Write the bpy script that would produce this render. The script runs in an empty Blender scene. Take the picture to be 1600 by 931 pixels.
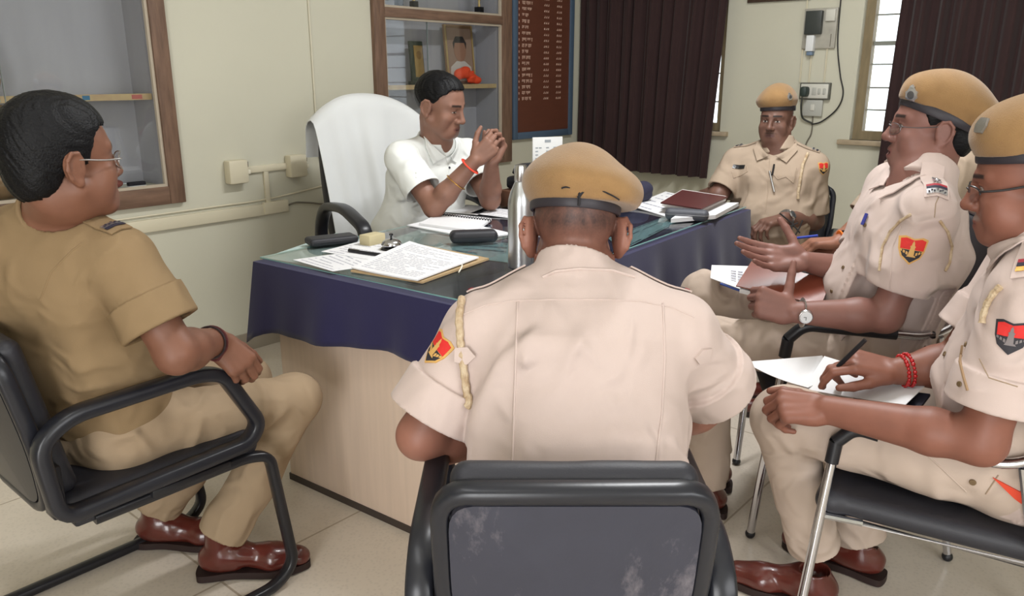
import bpy, bmesh, math, random
import numpy as np
from mathutils import Vector, Matrix
from mathutils.bvhtree import BVHTree

# ------------------------------------------------------------------ camera, world, light, exposure
SC = bpy.context.scene
COL = SC.collection
FPX, PIT, YAW, EYE = 1240.0, math.radians(15.8), math.radians(40.5), 1.35
cp, sp, cy, sy = math.cos(PIT), math.sin(PIT), math.cos(YAW), math.sin(YAW)
CF = np.array([cy*cp, sy*cp, -sp]); CR = np.array([sy, -cy, 0.0]); CU = np.cross(CR, CF); CO = np.array([0, 0, EYE])
cam_d = bpy.data.cameras.new('camera'); cam = bpy.data.objects.new('camera', cam_d); COL.objects.link(cam)
cam_d.sensor_width = 36; cam_d.lens = FPX/1600*36; cam_d.clip_start = 0.05
cam.matrix_world = Matrix([[CR[i], CU[i], -CF[i], CO[i]] for i in range(3)] + [[0, 0, 0, 1]])
SC.camera = cam
SC.view_settings.view_transform = 'Standard'
SC.view_settings.look = 'None'
SC.view_settings.gamma = 1.0
SC.view_settings.use_curve_mapping = False
SC.view_settings.exposure = 0.04
SC.cycles.use_denoising = True
SC.cycles.max_bounces = 8
world = bpy.data.worlds.new('overcast_sky'); SC.world = world; world.use_nodes = True
bgn = world.node_tree.nodes['Background']
bgn.inputs[0].default_value = (0.93, 0.97, 1.0, 1); bgn.inputs[1].default_value = 2.6

def area_light(name, loc, target, sx, sy_, power, color):
    l = bpy.data.lights.new(name, 'AREA'); l.shape = 'RECTANGLE'; l.size = sx; l.size_y = sy_; l.energy = power; l.color = color
    o = bpy.data.objects.new(name, l); COL.objects.link(o); o.location = loc
    o.rotation_euler = (Vector(target)-Vector(loc)).to_track_quat('-Z', 'Y').to_euler()
    return o
# daylight through the doorway and the window behind the photographer, and two ceiling tube lamps
area_light('doorway_daylight', (-1.95, -0.6, 1.2), (2.0, 0.9, 0.8), 1.1, 2.0, 66, (1.0, 0.99, 0.985))
area_light('rear_window_daylight', (0.6, -1.75, 1.6), (1.2, 1.5, 0.8), 1.7, 1.3, 24, (1.0, 0.985, 0.985))

def tube_light(name, loc, rotz, power):
    l = bpy.data.lights.new(name, 'AREA'); l.shape = 'RECTANGLE'; l.size = 1.15; l.size_y = 0.05; l.energy = power; l.color = (0.98, 0.99, 1.0)
    o = bpy.data.objects.new(name, l); COL.objects.link(o); o.location = loc; o.rotation_euler = (0, 0, rotz)
    return o
tube_light('tube_lamp_light', (2.6, 1.2, 2.82), 0, 56)
tube_light('tube_lamp_light', (0.2, 1.2, 2.82), math.pi/2, 8)

# ------------------------------------------------------------------ helpers
def ray(px, py): return CF + CR*((px-800)/FPX) + CU*((465.5-py)/FPX)
def P(px, py, d): return CO + ray(px, py)*d            # point at that depth in front of the lens
def onz(px, py, z): r = ray(px, py); return CO + r*((z-EYE)/r[2])
def lin(c):
    c = np.array(c, float)/255.0
    return tuple(np.where(c <= .04045, c/12.92, ((c+.055)/1.055)**2.4))
def nrm(v): v = np.asarray(v, float); return v/np.linalg.norm(v)
def V(*a): return np.array(a, float)
MATS = {}
def mat(name, rgb, rough=.6, metal=0., spec=.5, bump=0., bscale=200., vcol=False, mottle=0., mscale=6., coat=0., sheen=0., trans=0., ior=1.45, alpha=1., stretch=None, mottle2=None, crease=0.):
    """principled material; rgb is sRGB 0-255; vcol multiplies in the mesh's own colours; mottle varies the tint"""
    if name in MATS: return MATS[name]
    m = bpy.data.materials.new(name); m.use_nodes = True; nt = m.node_tree; b = nt.nodes['Principled BSDF']
    c = (*lin(rgb), 1)
    b.inputs['Base Color'].default_value = c; b.inputs['Roughness'].default_value = rough; b.inputs['Metallic'].default_value = metal
    b.inputs['Specular IOR Level'].default_value = spec; b.inputs['IOR'].default_value = ior
    b.inputs['Coat Weight'].default_value = coat; b.inputs['Sheen Weight'].default_value = sheen
    b.inputs['Transmission Weight'].default_value = trans; b.inputs['Alpha'].default_value = alpha
    tc = nt.nodes.new('ShaderNodeTexCoord'); src = tc.outputs['Object']
    if stretch:
        mp = nt.nodes.new('ShaderNodeMapping'); mp.inputs['Scale'].default_value = stretch; nt.links.new(src, mp.inputs[0]); src = mp.outputs[0]
    cs = None
    if vcol:
        a = nt.nodes.new('ShaderNodeVertexColor'); a.layer_name = 'Col'; cs = a.outputs[0]
    if mottle:
        n = nt.nodes.new('ShaderNodeTexNoise'); n.inputs['Scale'].default_value = mscale; n.inputs['Detail'].default_value = 5
        nt.links.new(src, n.inputs['Vector'])
        mx = nt.nodes.new('ShaderNodeMix'); mx.data_type = 'RGBA'; mx.blend_type = 'MIX'
        rmp = nt.nodes.new('ShaderNodeMapRange'); rmp.inputs[1].default_value = .3; rmp.inputs[2].default_value = .7
        nt.links.new(n.outputs[0], rmp.inputs[0]); nt.links.new(rmp.outputs[0], mx.inputs['Factor'])
        if cs is not None:
            hv = nt.nodes.new('ShaderNodeHueSaturation'); hv.inputs['Value'].default_value = 1-mottle; nt.links.new(cs, hv.inputs['Color'])
            nt.links.new(cs, mx.inputs[6]); nt.links.new(hv.outputs[0], mx.inputs[7])
        else:
            mx.inputs[6].default_value = c
            mx.inputs[7].default_value = (*lin(mottle2), 1) if mottle2 else (*[x*(1-mottle) for x in c[:3]], 1)
        cs = mx.outputs[2]
    if cs is not None: nt.links.new(cs, b.inputs['Base Color'])
    if bump:
        n = nt.nodes.new('ShaderNodeTexNoise'); n.inputs['Scale'].default_value = bscale; n.inputs['Detail'].default_value = 3
        nt.links.new(src, n.inputs['Vector'])
        bp = nt.nodes.new('ShaderNodeBump'); bp.inputs['Strength'].default_value = bump; bp.inputs['Distance'].default_value = .004
        nt.links.new(n.outputs[0], bp.inputs['Height']); nt.links.new(bp.outputs[0], b.inputs['Normal'])
    if crease:                                          # shallow cloth creases
        n2 = nt.nodes.new('ShaderNodeTexNoise'); n2.inputs['Scale'].default_value = 7.5; n2.inputs['Detail'].default_value = 2.5; n2.inputs['Distortion'].default_value = 1.6; n2.noise_type = 'RIDGED_MULTIFRACTAL' if hasattr(n2, 'noise_type') else n2.noise_type
        nt.links.new(src, n2.inputs['Vector']); b2 = nt.nodes.new('ShaderNodeBump'); b2.inputs['Strength'].default_value = crease; b2.inputs['Distance'].default_value = .02; nt.links.new(n2.outputs[0], b2.inputs['Height'])
        if bump: nt.links.new(b2.outputs[0], bp.inputs['Normal'])
        else: nt.links.new(b2.outputs[0], b.inputs['Normal'])
    MATS[name] = m; return m

WL = {}                                                # where each object's origin stands in the world
def link(name, me, m, loc, parent=None):
    o = bpy.data.objects.new(name, me); COL.objects.link(o)
    WL[o] = np.array(loc, float)
    if parent is not None:
        o.parent = parent; o.location = WL[o]-WL[parent]
    else: o.location = loc
    if m is not None: me.materials.append(m)
    return o
def mesh(name, vs, fs, m, parent=None, smooth=True, origin=None, sharp=None, colors=None):
    """world-space vertices -> one mesh object whose origin is the middle of its underside"""
    vs = np.asarray(vs, float)
    if origin is None:
        lo, hi = vs.min(0), vs.max(0); origin = V((lo[0]+hi[0])/2, (lo[1]+hi[1])/2, lo[2])
    me = bpy.data.meshes.new(name); lv = vs-origin
    if isinstance(fs, np.ndarray):
        k = fs.shape[1]; me.vertices.add(len(lv)); me.vertices.foreach_set('co', lv.astype(np.float32).ravel())
        me.loops.add(fs.size); me.loops.foreach_set('vertex_index', fs.astype(np.int32).ravel())
        me.polygons.add(len(fs)); me.polygons.foreach_set('loop_start', np.arange(0, fs.size, k, dtype=np.int32)); me.polygons.foreach_set('loop_total', np.full(len(fs), k, np.int32))
        me.update(calc_edges=True); me.validate()
    else:
        me.from_pydata([tuple(v) for v in lv], [], [list(f) for f in fs]); me.update()
    if smooth:
        me.polygons.foreach_set('use_smooth', np.ones(len(me.polygons), bool))
        if sharp: me.set_sharp_from_angle(angle=math.radians(sharp))
    if colors is not None:
        at = me.color_attributes.new('Col', 'FLOAT_COLOR', 'POINT')
        at.data.foreach_set('color', np.hstack([colors, np.ones((len(colors), 1))]).astype(np.float32).ravel())
    return link(name, me, m, origin, parent)
def empty(name, loc):
    o = bpy.data.objects.new(name, None); COL.objects.link(o); o.location = loc; WL[o] = np.array(loc, float); o.empty_display_size = .05
    return o
def tag(o, label, cat, group=None, kind=None):
    if label: o['label'] = label
    if cat: o['category'] = cat
    if group: o['group'] = group
    if kind: o['kind'] = kind
    return o
def frame(fwd, up=(0, 0, 1)):
    """rows: right, forward, up"""
    f = nrm(fwd); r = nrm(np.cross(f, up)); u = np.cross(r, f); return np.array([r, f, u])
class MB:
    """collects pieces of ONE mesh"""
    def __init__(s): s.v = []; s.f = []; s.n = 0
    def add(s, vs, fs):
        vs = np.asarray(vs, float); s.v.append(vs); s.f += [[i+s.n for i in f] for f in fs]; s.n += len(vs); return s
    def box(s, c, size, R=None, bevel=0., seg=2):
        bm = bmesh.new(); bmesh.ops.create_cube(bm, size=1)
        for v in bm.verts: v.co = Vector((v.co.x*size[0], v.co.y*size[1], v.co.z*size[2]))
        if bevel: bmesh.ops.bevel(bm, geom=list(bm.edges), offset=min(bevel, min(size)*.49), segments=seg, affect='EDGES', profile=.5)
        bm.verts.index_update()
        vs = np.array([v.co for v in bm.verts]); fs = [[v.index for v in f.verts] for f in bm.faces]; bm.free()
        if R is not None: vs = vs@np.asarray(R)
        return s.add(vs+np.asarray(c, float), fs)
    def bx(s, lo, hi, bevel=0.):
        lo = np.array(lo, float); hi = np.array(hi, float); return s.box((lo+hi)/2, hi-lo, None, bevel)
    def tube(s, pts, r, seg=10, closed=False, flat=None, up=(0, 0, 1), smooth=0):
        """round (or flat = (half across, half along up)) tube along pts; r may be a list"""
        pts = np.asarray(pts, float)
        if smooth: pts, r = spline(pts, r, smooth, closed)
        n = len(pts); rr = np.full(n, r, float) if np.isscalar(r) else np.asarray(r, float)
        if closed: tg = np.roll(pts, -1, 0)-np.roll(pts, 1, 0)
        else: tg = np.gradient(pts, axis=0)
        tg /= np.linalg.norm(tg, axis=1)[:, None]+1e-12
        vs = []; u = np.asarray(up, float); prev = None
        for i in range(n):
            t = tg[i]
            if flat is not None: a = nrm(np.cross(t, u)) if np.linalg.norm(np.cross(t, u)) > 1e-4 else prev
            elif prev is None: a = nrm(np.cross(t, (0, 0, 1) if abs(t[2]) < .9 else (1, 0, 0)))
            else: a = nrm(prev-t*(prev@t))
            prev = a; b = np.cross(a, t)
            for k in range(seg):
                q = 2*math.pi*k/seg; ca, sa = math.cos(q), math.sin(q)
                if flat is not None:
                    e = .55
                    vs.append(pts[i]+a*flat[0]*rr[i]*math.copysign(abs(ca)**e, ca)+b*flat[1]*rr[i]*math.copysign(abs(sa)**e, sa))
                else: vs.append(pts[i]+(a*ca+b*sa)*rr[i])
        fs = []
        for i in range(n if closed else n-1):
            j = (i+1) % n
            for k in range(seg):
                l = (k+1) % seg; fs.append([i*seg+k, i*seg+l, j*seg+l, j*seg+k])
        if not closed: fs += [list(range(seg))[::-1], [(n-1)*seg+k for k in range(seg)]]
        return s.add(vs, fs)
    def lathe(s, prof, c, seg=32, R=None):
        vs = []; n = len(prof)
        for r, z in prof:
            for k in range(seg):
                q = 2*math.pi*k/seg; vs.append((r*math.cos(q), r*math.sin(q), z))
        fs = [[i*seg+k, i*seg+(k+1) % seg, (i+1)*seg+(k+1) % seg, (i+1)*seg+k] for i in range(n-1) for k in range(seg)]
        fs += [list(range(seg))[::-1], [(n-1)*seg+k for k in range(seg)]]
        vs = np.array(vs)
        if R is not None: vs = vs@np.asarray(R)
        return s.add(vs+np.asarray(c, float), fs)
    def ball(s, c, r, seg=14, R=None):
        rad = np.full(3, r, float) if np.isscalar(r) else np.asarray(r, float)
        prof = [(max(math.sin(math.pi*i/seg), 1e-4), -math.cos(math.pi*i/seg)) for i in range(seg+1)]
        m = MB().lathe(prof, (0, 0, 0), seg*2); vs = m.v[0]*rad
        if R is not None: vs = vs@np.asarray(R)
        return s.add(vs+np.asarray(c, float), m.f)
    def sheet(s, grid, thick=0.):
        """grid of points [n][m]; thickened downwards along its own normal when thick"""
        g = np.asarray(grid, float); n, m = g.shape[:2]
        fs = [[i*m+j, (i+1)*m+j, (i+1)*m+j+1, i*m+j+1] for i in range(n-1) for j in range(m-1)]
        if not thick: return s.add(g.reshape(-1, 3), fs)
        du = np.gradient(g, axis=0); dv = np.gradient(g, axis=1); nn = np.cross(du, dv); nn /= np.linalg.norm(nn, axis=2)[..., None]+1e-12
        g2 = g-nn*thick; N = n*m
        allv = np.vstack([g.reshape(-1, 3), g2.reshape(-1, 3)])
        f2 = [[i+N for i in f[::-1]] for f in fs]
        rim = [i*m for i in range(n)]+[(n-1)*m+j for j in range(1, m)]+[i*m+m-1 for i in range(n-2, -1, -1)]+[j for j in range(m-2, 0, -1)]
        side = [[rim[(i+1) % len(rim)], rim[i], rim[i]+N, rim[(i+1) % len(rim)]+N] for i in range(len(rim))]
        return s.add(allv, fs+f2+side)
    def prism(s, poly, h, o, R):
        """flat outline (x, y pairs) in the frame R (rows x, y, z) raised by h"""
        n = len(poly); R = np.asarray(R); vs = [V(x, y, 0)@R+o for x, y in poly]+[V(x, y, h)@R+o for x, y in poly]
        fs = [list(range(n))[::-1], [n+i for i in range(n)]]+[[i, (i+1) % n, n+(i+1) % n, n+i] for i in range(n)]
        return s.add(vs, fs)
    def build(s, name, m, parent=None, smooth=True, sharp=35, origin=None):
        return mesh(name, np.vstack(s.v), s.f, m, parent, smooth, origin, sharp)
def spline(pts, r, sub, closed=False):
    pts = np.asarray(pts, float); n = len(pts); rr = np.full(n, r, float) if np.isscalar(r) else np.asarray(r, float)
    q = np.hstack([pts, rr[:, None]]); out = []
    for i in range(n if closed else n-1):
        g = lambda j: q[j % n] if closed else q[min(max(j, 0), n-1)]
        p0, p1, p2, p3 = g(i-1), g(i), g(i+1), g(i+2)
        for k in range(sub):
            t = k/sub; out.append(.5*((2*p1)+(-p0+p2)*t+(2*p0-5*p1+4*p2-p3)*t*t+(-p0+3*p1-3*p2+p3)*t**3))
    if not closed: out.append(q[-1])
    out = np.array(out); return out[:, :3], out[:, 3]
def bend(pts, rad, n=6):
    """polyline with its corners rounded"""
    pts = [np.asarray(p, float) for p in pts]; out = [pts[0]]
    for i in range(1, len(pts)-1):
        a, b, c = pts[i-1], pts[i], pts[i+1]; r = rad if np.isscalar(rad) else rad[i]
        la, lc = np.linalg.norm(a-b), np.linalg.norm(c-b); r = min(r, la*.48, lc*.48)
        s, e = b+(a-b)/la*r, b+(c-b)/lc*r
        for k in range(n+1):
            t = k/n; out.append(s*(1-t)**2+b*2*t*(1-t)+e*t*t)
    out.append(pts[-1]); return np.array(out)
# ------------------------------------------------------------------ organic shapes: blended solids turned into one skin
class Solid:
    def __init__(s): s.ops = []; s.post = None
    def op(s, fn, lo, hi, k, mode): s.ops.append((fn, np.asarray(lo, float), np.asarray(hi, float), max(k, 1e-5), mode)); return s
    def cone(s, a, b, ra, rb, k=.01, mode='u'):
        a = np.asarray(a, float); b = np.asarray(b, float); ba = b-a; L = ba@ba+1e-12; R = max(ra, rb)
        def fn(p):
            pa = p-a; h = np.clip(pa@ba/L, 0, 1); q = pa-h[:, None]*ba
            return np.sqrt(np.einsum('ij,ij->i', q, q))-(ra+(rb-ra)*h)
        return s.op(fn, np.minimum(a, b)-R, np.maximum(a, b)+R, k, mode)
    def ball(s, c, rad, R=None, k=.01, mode='u'):
        c = np.asarray(c, float); rad = np.full(3, rad, float) if np.isscalar(rad) else np.asarray(rad, float); R = np.eye(3) if R is None else np.asarray(R); M = rad.max()
        def fn(p):
            q = (p-c)@R.T; a = q/rad; b = a/rad
            k0 = np.sqrt(np.einsum('ij,ij->i', a, a)); k1 = np.sqrt(np.einsum('ij,ij->i', b, b))+1e-9
            return k0*(k0-1)/k1
        return s.op(fn, c-M, c+M, k, mode)
    def box(s, c, half, R=None, rnd=.005, k=.005, mode='u'):
        c = np.asarray(c, float); half = np.asarray(half, float); R = np.eye(3) if R is None else np.asarray(R); M = np.linalg.norm(half)
        def fn(p):
            q = np.abs((p-c)@R.T)-half+rnd; o = np.maximum(q, 0)
            return np.sqrt(np.einsum('ij,ij->i', o, o))+np.minimum(q.max(1), 0)-rnd
        return s.op(fn, c-M, c+M, k, mode)
    def oval(s, a, b, lat, wa, da, wb, db, k=.02, mode='u', e=2.0):
        """elliptic tube from a to b: half-width w along lat, half-depth d across it"""
        a = np.asarray(a, float); b = np.asarray(b, float); ba = b-a; L = np.linalg.norm(ba); ax = ba/L
        la = nrm(np.asarray(lat)-ax*(np.asarray(lat)@ax)); de = np.cross(ax, la); M = max(wa, wb, da, db)
        def fn(p):
            q = p-a; z = q@ax; t = np.clip(z/L, 0, 1); w = wa+(wb-wa)*t; d = da+(db-da)*t; m = np.minimum(w, d)
            x = np.abs(q@la)/w; y = np.abs(q@de)/d; zz = (z-t*L)/m
            rho = np.sqrt((x**e+y**e)**(2/e)+zz*zz) if e != 2 else np.sqrt(x*x+y*y+zz*zz)
            return (rho-1)*m
        return s.op(fn, np.minimum(a, b)-M, np.maximum(a, b)+M, k, mode)
    def band(s, a, b, ra, rb, k=.001, mode='u'):
        """flat-ended cylinder, for turned-up cuffs"""
        a = np.asarray(a, float); b = np.asarray(b, float); L = np.linalg.norm(b-a); ax = (b-a)/L; M = max(ra, rb)
        def fn(p):
            q = p-a; z = q@ax; r = np.linalg.norm(q-z[:, None]*ax, axis=1); return np.maximum(r-(ra+(rb-ra)*np.clip(z/L, 0, 1)), np.abs(z-L/2)-L/2)
        return s.op(fn, np.minimum(a, b)-M, np.maximum(a, b)+M, k, mode)
    def plane(s, c, n, k=.002):
        """keep what lies behind the plane"""
        c = np.asarray(c, float); n = nrm(n)
        return s.op(lambda p: (p-c)@n, np.full(3, -1e9), np.full(3, 1e9), k, 'i')
    def any(s, fn, lo, hi, k=.002, mode='i'): return s.op(fn, lo, hi, k, mode)
    def ev(s, p):
        d = np.full(len(p), 1.0)
        for fn, lo, hi, k, mode in s.ops:
            m = .035+k
            if lo[0] < -1e8: idx = slice(None); q = p
            else:
                idx = np.nonzero(((p > lo-m) & (p < hi+m)).all(1))[0]
                if len(idx) == 0: continue
                q = p[idx]
            v = fn(q); c = d[idx]
            if mode == 'u': h = np.clip(.5+.5*(c-v)/k, 0, 1); d[idx] = c+(v-c)*h-k*h*(1-h)
            elif mode == 's': h = np.clip(.5-.5*(c+v)/k, 0, 1); d[idx] = c+(-v-c)*h+k*h*(1-h)
            else: h = np.clip(.5-.5*(c-v)/k, 0, 1); d[idx] = c+(v-c)*h+k*h*(1-h)
        if s.post is not None: d = s.post(p, d)
        return d
    def skin(s, h, relax=1):
        """surface nets on a sparse grid"""
        us = [o for o in s.ops if o[4] == 'u']; lo = np.min([o[1] for o in us], 0)-4*h-.012; hi = np.max([o[2] for o in us], 0)+4*h+.012
        for o in s.ops:                                # bounds given by a finite 'i' box shrink the grid
            if o[4] == 'i' and o[1][0] > -1e8: lo = np.maximum(lo, o[1]); hi = np.minimum(hi, o[2])
        Bk = 4; nb = np.ceil((hi-lo)/(h*Bk)).astype(int); n = nb*Bk+1
        g = np.stack(np.meshgrid(*[np.arange(k) for k in nb], indexing='ij'), -1).reshape(-1, 3)
        cen = lo+(g+.5)*h*Bk; dc = np.concatenate([s.ev(cen[i:i+300000]) for i in range(0, len(cen), 300000)])
        act = g[np.abs(dc) < 3.46*h*1.35+.004]
        need = np.zeros(n, bool)
        for i in range(Bk+1):
            for j in range(Bk+1):
                for k in range(Bk+1): need[act[:, 0]*Bk+i, act[:, 1]*Bk+j, act[:, 2]*Bk+k] = True
        ii = np.argwhere(need); D = np.ones(n, np.float32)
        for i in range(0, len(ii), 250000):
            c = ii[i:i+250000]; D[c[:, 0], c[:, 1], c[:, 2]] = s.ev(lo+c*h)
        cell = np.full(n-1, -1, np.int32)
        off = np.stack(np.meshgrid(*[np.arange(Bk)]*3, indexing='ij'), -1).reshape(-1, 3)
        cc = (act[:, None, :]*Bk+off[None]).reshape(-1, 3)
        cv = np.stack([D[cc[:, 0]+a, cc[:, 1]+b, cc[:, 2]+c] for a in (0, 1) for b in (0, 1) for c in (0, 1)], 1)
        sg = cv < 0; mx = sg.any(1) & ~sg.all(1); cc = cc[mx]; cv = cv[mx]
        cor = np.array([(a, b, c) for a in (0, 1) for b in (0, 1) for c in (0, 1)], float)
        acc = np.zeros((len(cc), 3)); cnt = np.zeros(len(cc))
        for i in range(8):
            for j in range(i+1, 8):
                if np.abs(cor[i]-cor[j]).sum() != 1: continue
                x = (cv[:, i] < 0) != (cv[:, j] < 0); t = cv[x, i]/(cv[x, i]-cv[x, j])
                acc[x] += cor[i]+(cor[j]-cor[i])*t[:, None]; cnt[x] += 1
        vs = lo+(cc+acc/cnt[:, None])*h
        cell[cc[:, 0], cc[:, 1], cc[:, 2]] = np.arange(len(cc))
        S = D < 0; quads = []
        for ax in range(3):
            o = [(1, 2), (2, 0), (0, 1)][ax]
            sl0 = [slice(None)]*3; sl1 = [slice(None)]*3; sl0[ax] = slice(0, -1); sl1[ax] = slice(1, None)
            e = (S[tuple(sl0)] != S[tuple(sl1)]) & need[tuple(sl0)] & need[tuple(sl1)]
            q = np.argwhere(e); q = q[(q[:, o[0]] > 0) & (q[:, o[1]] > 0) & (q[:, o[0]] < n[o[0]]-1) & (q[:, o[1]] < n[o[1]]-1)]
            u = np.zeros(3, int); u[o[0]] = 1; w = np.zeros(3, int); w[o[1]] = 1
            ids = np.stack([cell[tuple((q-d).T)] for d in (u*0, u, u+w, w)], 1)
            ok = (ids >= 0).all(1); ids = ids[ok]; q = q[ok]
            flip = S[q[:, 0], q[:, 1], q[:, 2]]
            ids[~flip] = ids[~flip][:, ::-1]; quads.append(ids)
        F = np.concatenate(quads)
        for _ in range(relax):
            a = np.zeros_like(vs); c = np.zeros(len(vs))
            for i, j in ((0, 1), (1, 2), (2, 3), (3, 0)):
                np.add.at(a, F[:, i], vs[F[:, j]]); np.add.at(a, F[:, j], vs[F[:, i]]); c += np.bincount(F[:, i], minlength=len(vs))+np.bincount(F[:, j], minlength=len(vs))
            c = np.maximum(c, 1)
            vs = vs*.5+(a/c[:, None])*.5
        return vs, F
def folds(seed, amp, scale, k=3):
    """soft cloth creases in patches: a height field to add to a solid"""
    r = np.random.RandomState(seed); ws = [(nrm(r.normal(size=3)), r.rand()*6, nrm(r.normal(size=3)), r.rand()*6, nrm(r.normal(size=3)), r.rand()*6) for _ in range(k)]
    def fn(p):
        t = 0
        for i, (d, ph, d2, ph2, d3, ph3) in enumerate(ws):
            f = 2*math.pi/scale*(.7+.3*i)
            a = np.sin(p@d*f+ph+1.6*np.sin(p@d2*f*.4+ph2)+.8*np.sin(p@d3*f*.7+ph3)); b = np.clip(np.sin(p@d2*f*.27+ph2*2)+np.sin(p@d3*f*.31+ph3), 0, 2)*.5
            t = t+(.5+.5*a)**2.2*b
        return amp*t*1.1
    return fn
def bvh(o):
    me = o.data; vs = np.empty(len(me.vertices)*3, np.float32); me.vertices.foreach_get('co', vs); w = vs.reshape(-1, 3)+WL[o]
    return BVHTree.FromPolygons([tuple(v) for v in w.tolist()], [tuple(p.vertices) for p in me.polygons])
# ------------------------------------------------------------------ the room
XB, YA = 4.9, 3.489
WALLM = mat('cream_wall_paint', (200, 197, 179), .75, spec=.3, bump=.12, bscale=14, mottle=.05, mscale=1.6)
def floor_mat():
    m = mat('polished_cream_floor', (208, 197, 182), .3, spec=.45, mottle=.12, mscale=2.2); nt = m.node_tree; b = nt.nodes['Principled BSDF']
    old = b.inputs['Base Color'].links[0].from_socket; tc = nt.nodes.new('ShaderNodeTexCoord'); br = nt.nodes.new('ShaderNodeTexBrick')
    br.offset = 0; br.inputs['Scale'].default_value = 1.0; br.inputs['Brick Width'].default_value = .92; br.inputs['Row Height'].default_value = .92; br.inputs['Mortar Size'].default_value = .0035
    br.inputs['Color1'].default_value = br.inputs['Color2'].default_value = (1, 1, 1, 1); br.inputs['Mortar'].default_value = (.62, .58, .52, 1)
    nt.links.new(tc.outputs['Object'], br.inputs['Vector']); mx = nt.nodes.new('ShaderNodeMix'); mx.data_type = 'RGBA'; mx.blend_type = 'MULTIPLY'; mx.inputs['Factor'].default_value = 1
    v = nt.nodes.new('ShaderNodeTexVoronoi'); v.inputs['Scale'].default_value = 90; nt.links.new(tc.outputs['Object'], v.inputs['Vector'])
    hs = nt.nodes.new('ShaderNodeMapRange'); hs.inputs[1].default_value = 0; hs.inputs[2].default_value = .5; hs.inputs[3].default_value = .9; hs.inputs[4].default_value = 1.02; nt.links.new(v.outputs['Distance'], hs.inputs[0])
    m2 = nt.nodes.new('ShaderNodeMix'); m2.data_type = 'RGBA'; m2.blend_type = 'MULTIPLY'; m2.inputs['Factor'].default_value = 1
    nt.links.new(old, mx.inputs[6]); nt.links.new(br.outputs[0], mx.inputs[7]); nt.links.new(mx.outputs[2], m2.inputs[6]); nt.links.new(hs.outputs[0], m2.inputs[7]); nt.links.new(m2.outputs[2], b.inputs['Base Color'])
    return m
def struct(o): o['kind'] = 'structure'; return o
def thin_glass(name, tint=(1, 1, 1), refl=.04, rough=.02, power=5.):
    """see-through pane: clear, with a mirror share that grows towards grazing view"""
    m = bpy.data.materials.new(name); m.use_nodes = True; nt = m.node_tree; nt.nodes.remove(nt.nodes['Principled BSDF']); out = nt.nodes['Material Output']
    t = nt.nodes.new('ShaderNodeBsdfTransparent'); t.inputs[0].default_value = (*tint, 1); g = nt.nodes.new('ShaderNodeBsdfGlossy'); g.inputs['Roughness'].default_value = rough
    lw = nt.nodes.new('ShaderNodeLayerWeight'); lw.inputs[0].default_value = .5; pw = nt.nodes.new('ShaderNodeMath'); pw.operation = 'POWER'; pw.inputs[1].default_value = power
    ma = nt.nodes.new('ShaderNodeMath'); ma.operation = 'MULTIPLY_ADD'; ma.inputs[1].default_value = 1-refl; ma.inputs[2].default_value = refl; mx = nt.nodes.new('ShaderNodeMixShader')
    nt.links.new(lw.outputs['Facing'], pw.inputs[0]); nt.links.new(pw.outputs[0], ma.inputs[0]); nt.links.new(ma.outputs[0], mx.inputs[0]); nt.links.new(t.outputs[0], mx.inputs[1]); nt.links.new(g.outputs[0], mx.inputs[2]); nt.links.new(mx.outputs[0], out.inputs[0]); return m
struct(MB().bx((-2.1, -1.9, -.08), (5.1, 3.75, 0)).build('floor', floor_mat(), smooth=False, origin=V(0, 0, 0)))
struct(MB().bx((-2.1, -1.9, 2.9), (5.1, 3.75, 2.98)).build('ceiling', mat('white_ceiling', (236, 235, 228), .9), smooth=False))
# wall with two glazed niches on the left, wall with two windows on the right
N1, N2 = (.80, 1.70, .865, 2.0), (3.0, 3.965, .865, 2.0)
m = MB(); x0 = -2.1
for a, b, c, d in (N1, N2):
    m.bx((x0, YA, 0), (a, YA+.22, 2.9)); m.bx((a, YA, 0), (b, YA+.22, c)); m.bx((a, YA, d), (b, YA+.22, 2.9)); x0 = b
m.bx((x0, YA, 0), (5.1, YA+.22, 2.9)); struct(m.build('wall_left', WALLM, smooth=False, origin=V(0, YA, 0)))
W1, W2 = (2.40, 3.2, .985, 2.15), (.50, 1.575, .975, 2.15)
m = MB(); y0 = -1.9
for a, b, c, d in (W2, W1):
    m.bx((XB, y0, 0), (XB+.2, a, 2.9)); m.bx((XB, a, 0), (XB+.2, b, c)); m.bx((XB, a, d), (XB+.2, b, 2.9)); y0 = b
m.bx((XB, y0, 0), (XB+.2, YA, 2.9)); struct(m.build('wall_right', WALLM, smooth=False, origin=V(XB, 0, 0)))
m = MB().bx((-2.1, -1.9, 0), (-2.0, -1.2, 2.9)); m.bx((-2.1, -1.2, 2.25), (-2.0, .0, 2.9)).bx((-2.1, .0, 0), (-2.0, 3.49, 2.9)); struct(m.build('wall_back', WALLM, smooth=False))
m = MB().bx((-2.0, -1.9, 0), (-.3, -1.8, 2.9)); m.bx((-.3, -1.9, 0), (1.5, -1.8, .9)).bx((-.3, -1.9, 2.3), (1.5, -1.8, 2.9)).bx((1.5, -1.9, 0), (4.9, -1.8, 2.9)); struct(m.build('wall_front', WALLM, smooth=False))
BASEM = mat('grey_tile_skirting', (150, 140, 124), .5)
struct(MB().bx((-2.0, YA-.012, 0), (4.89, YA, .09)).build('baseboard_left', BASEM, smooth=False))
struct(MB().bx((XB-.012, -1.8, 0), (XB, YA-.012, .172)).build('baseboard_right', mat('pale_tile_skirting', (196, 186, 164), .5), smooth=False))
struct(MB().bx((XB-.016, -1.8, .172), (XB, YA-.012, .262)).build('trim_1', mat('skirting_border', (172, 162, 140), .55), smooth=False))
WOODF = mat('weathered_brown_wood', (126, 98, 80), .6, bump=.3, bscale=40, mottle=.45, mscale=9, stretch=(6, 6, .8))
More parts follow.
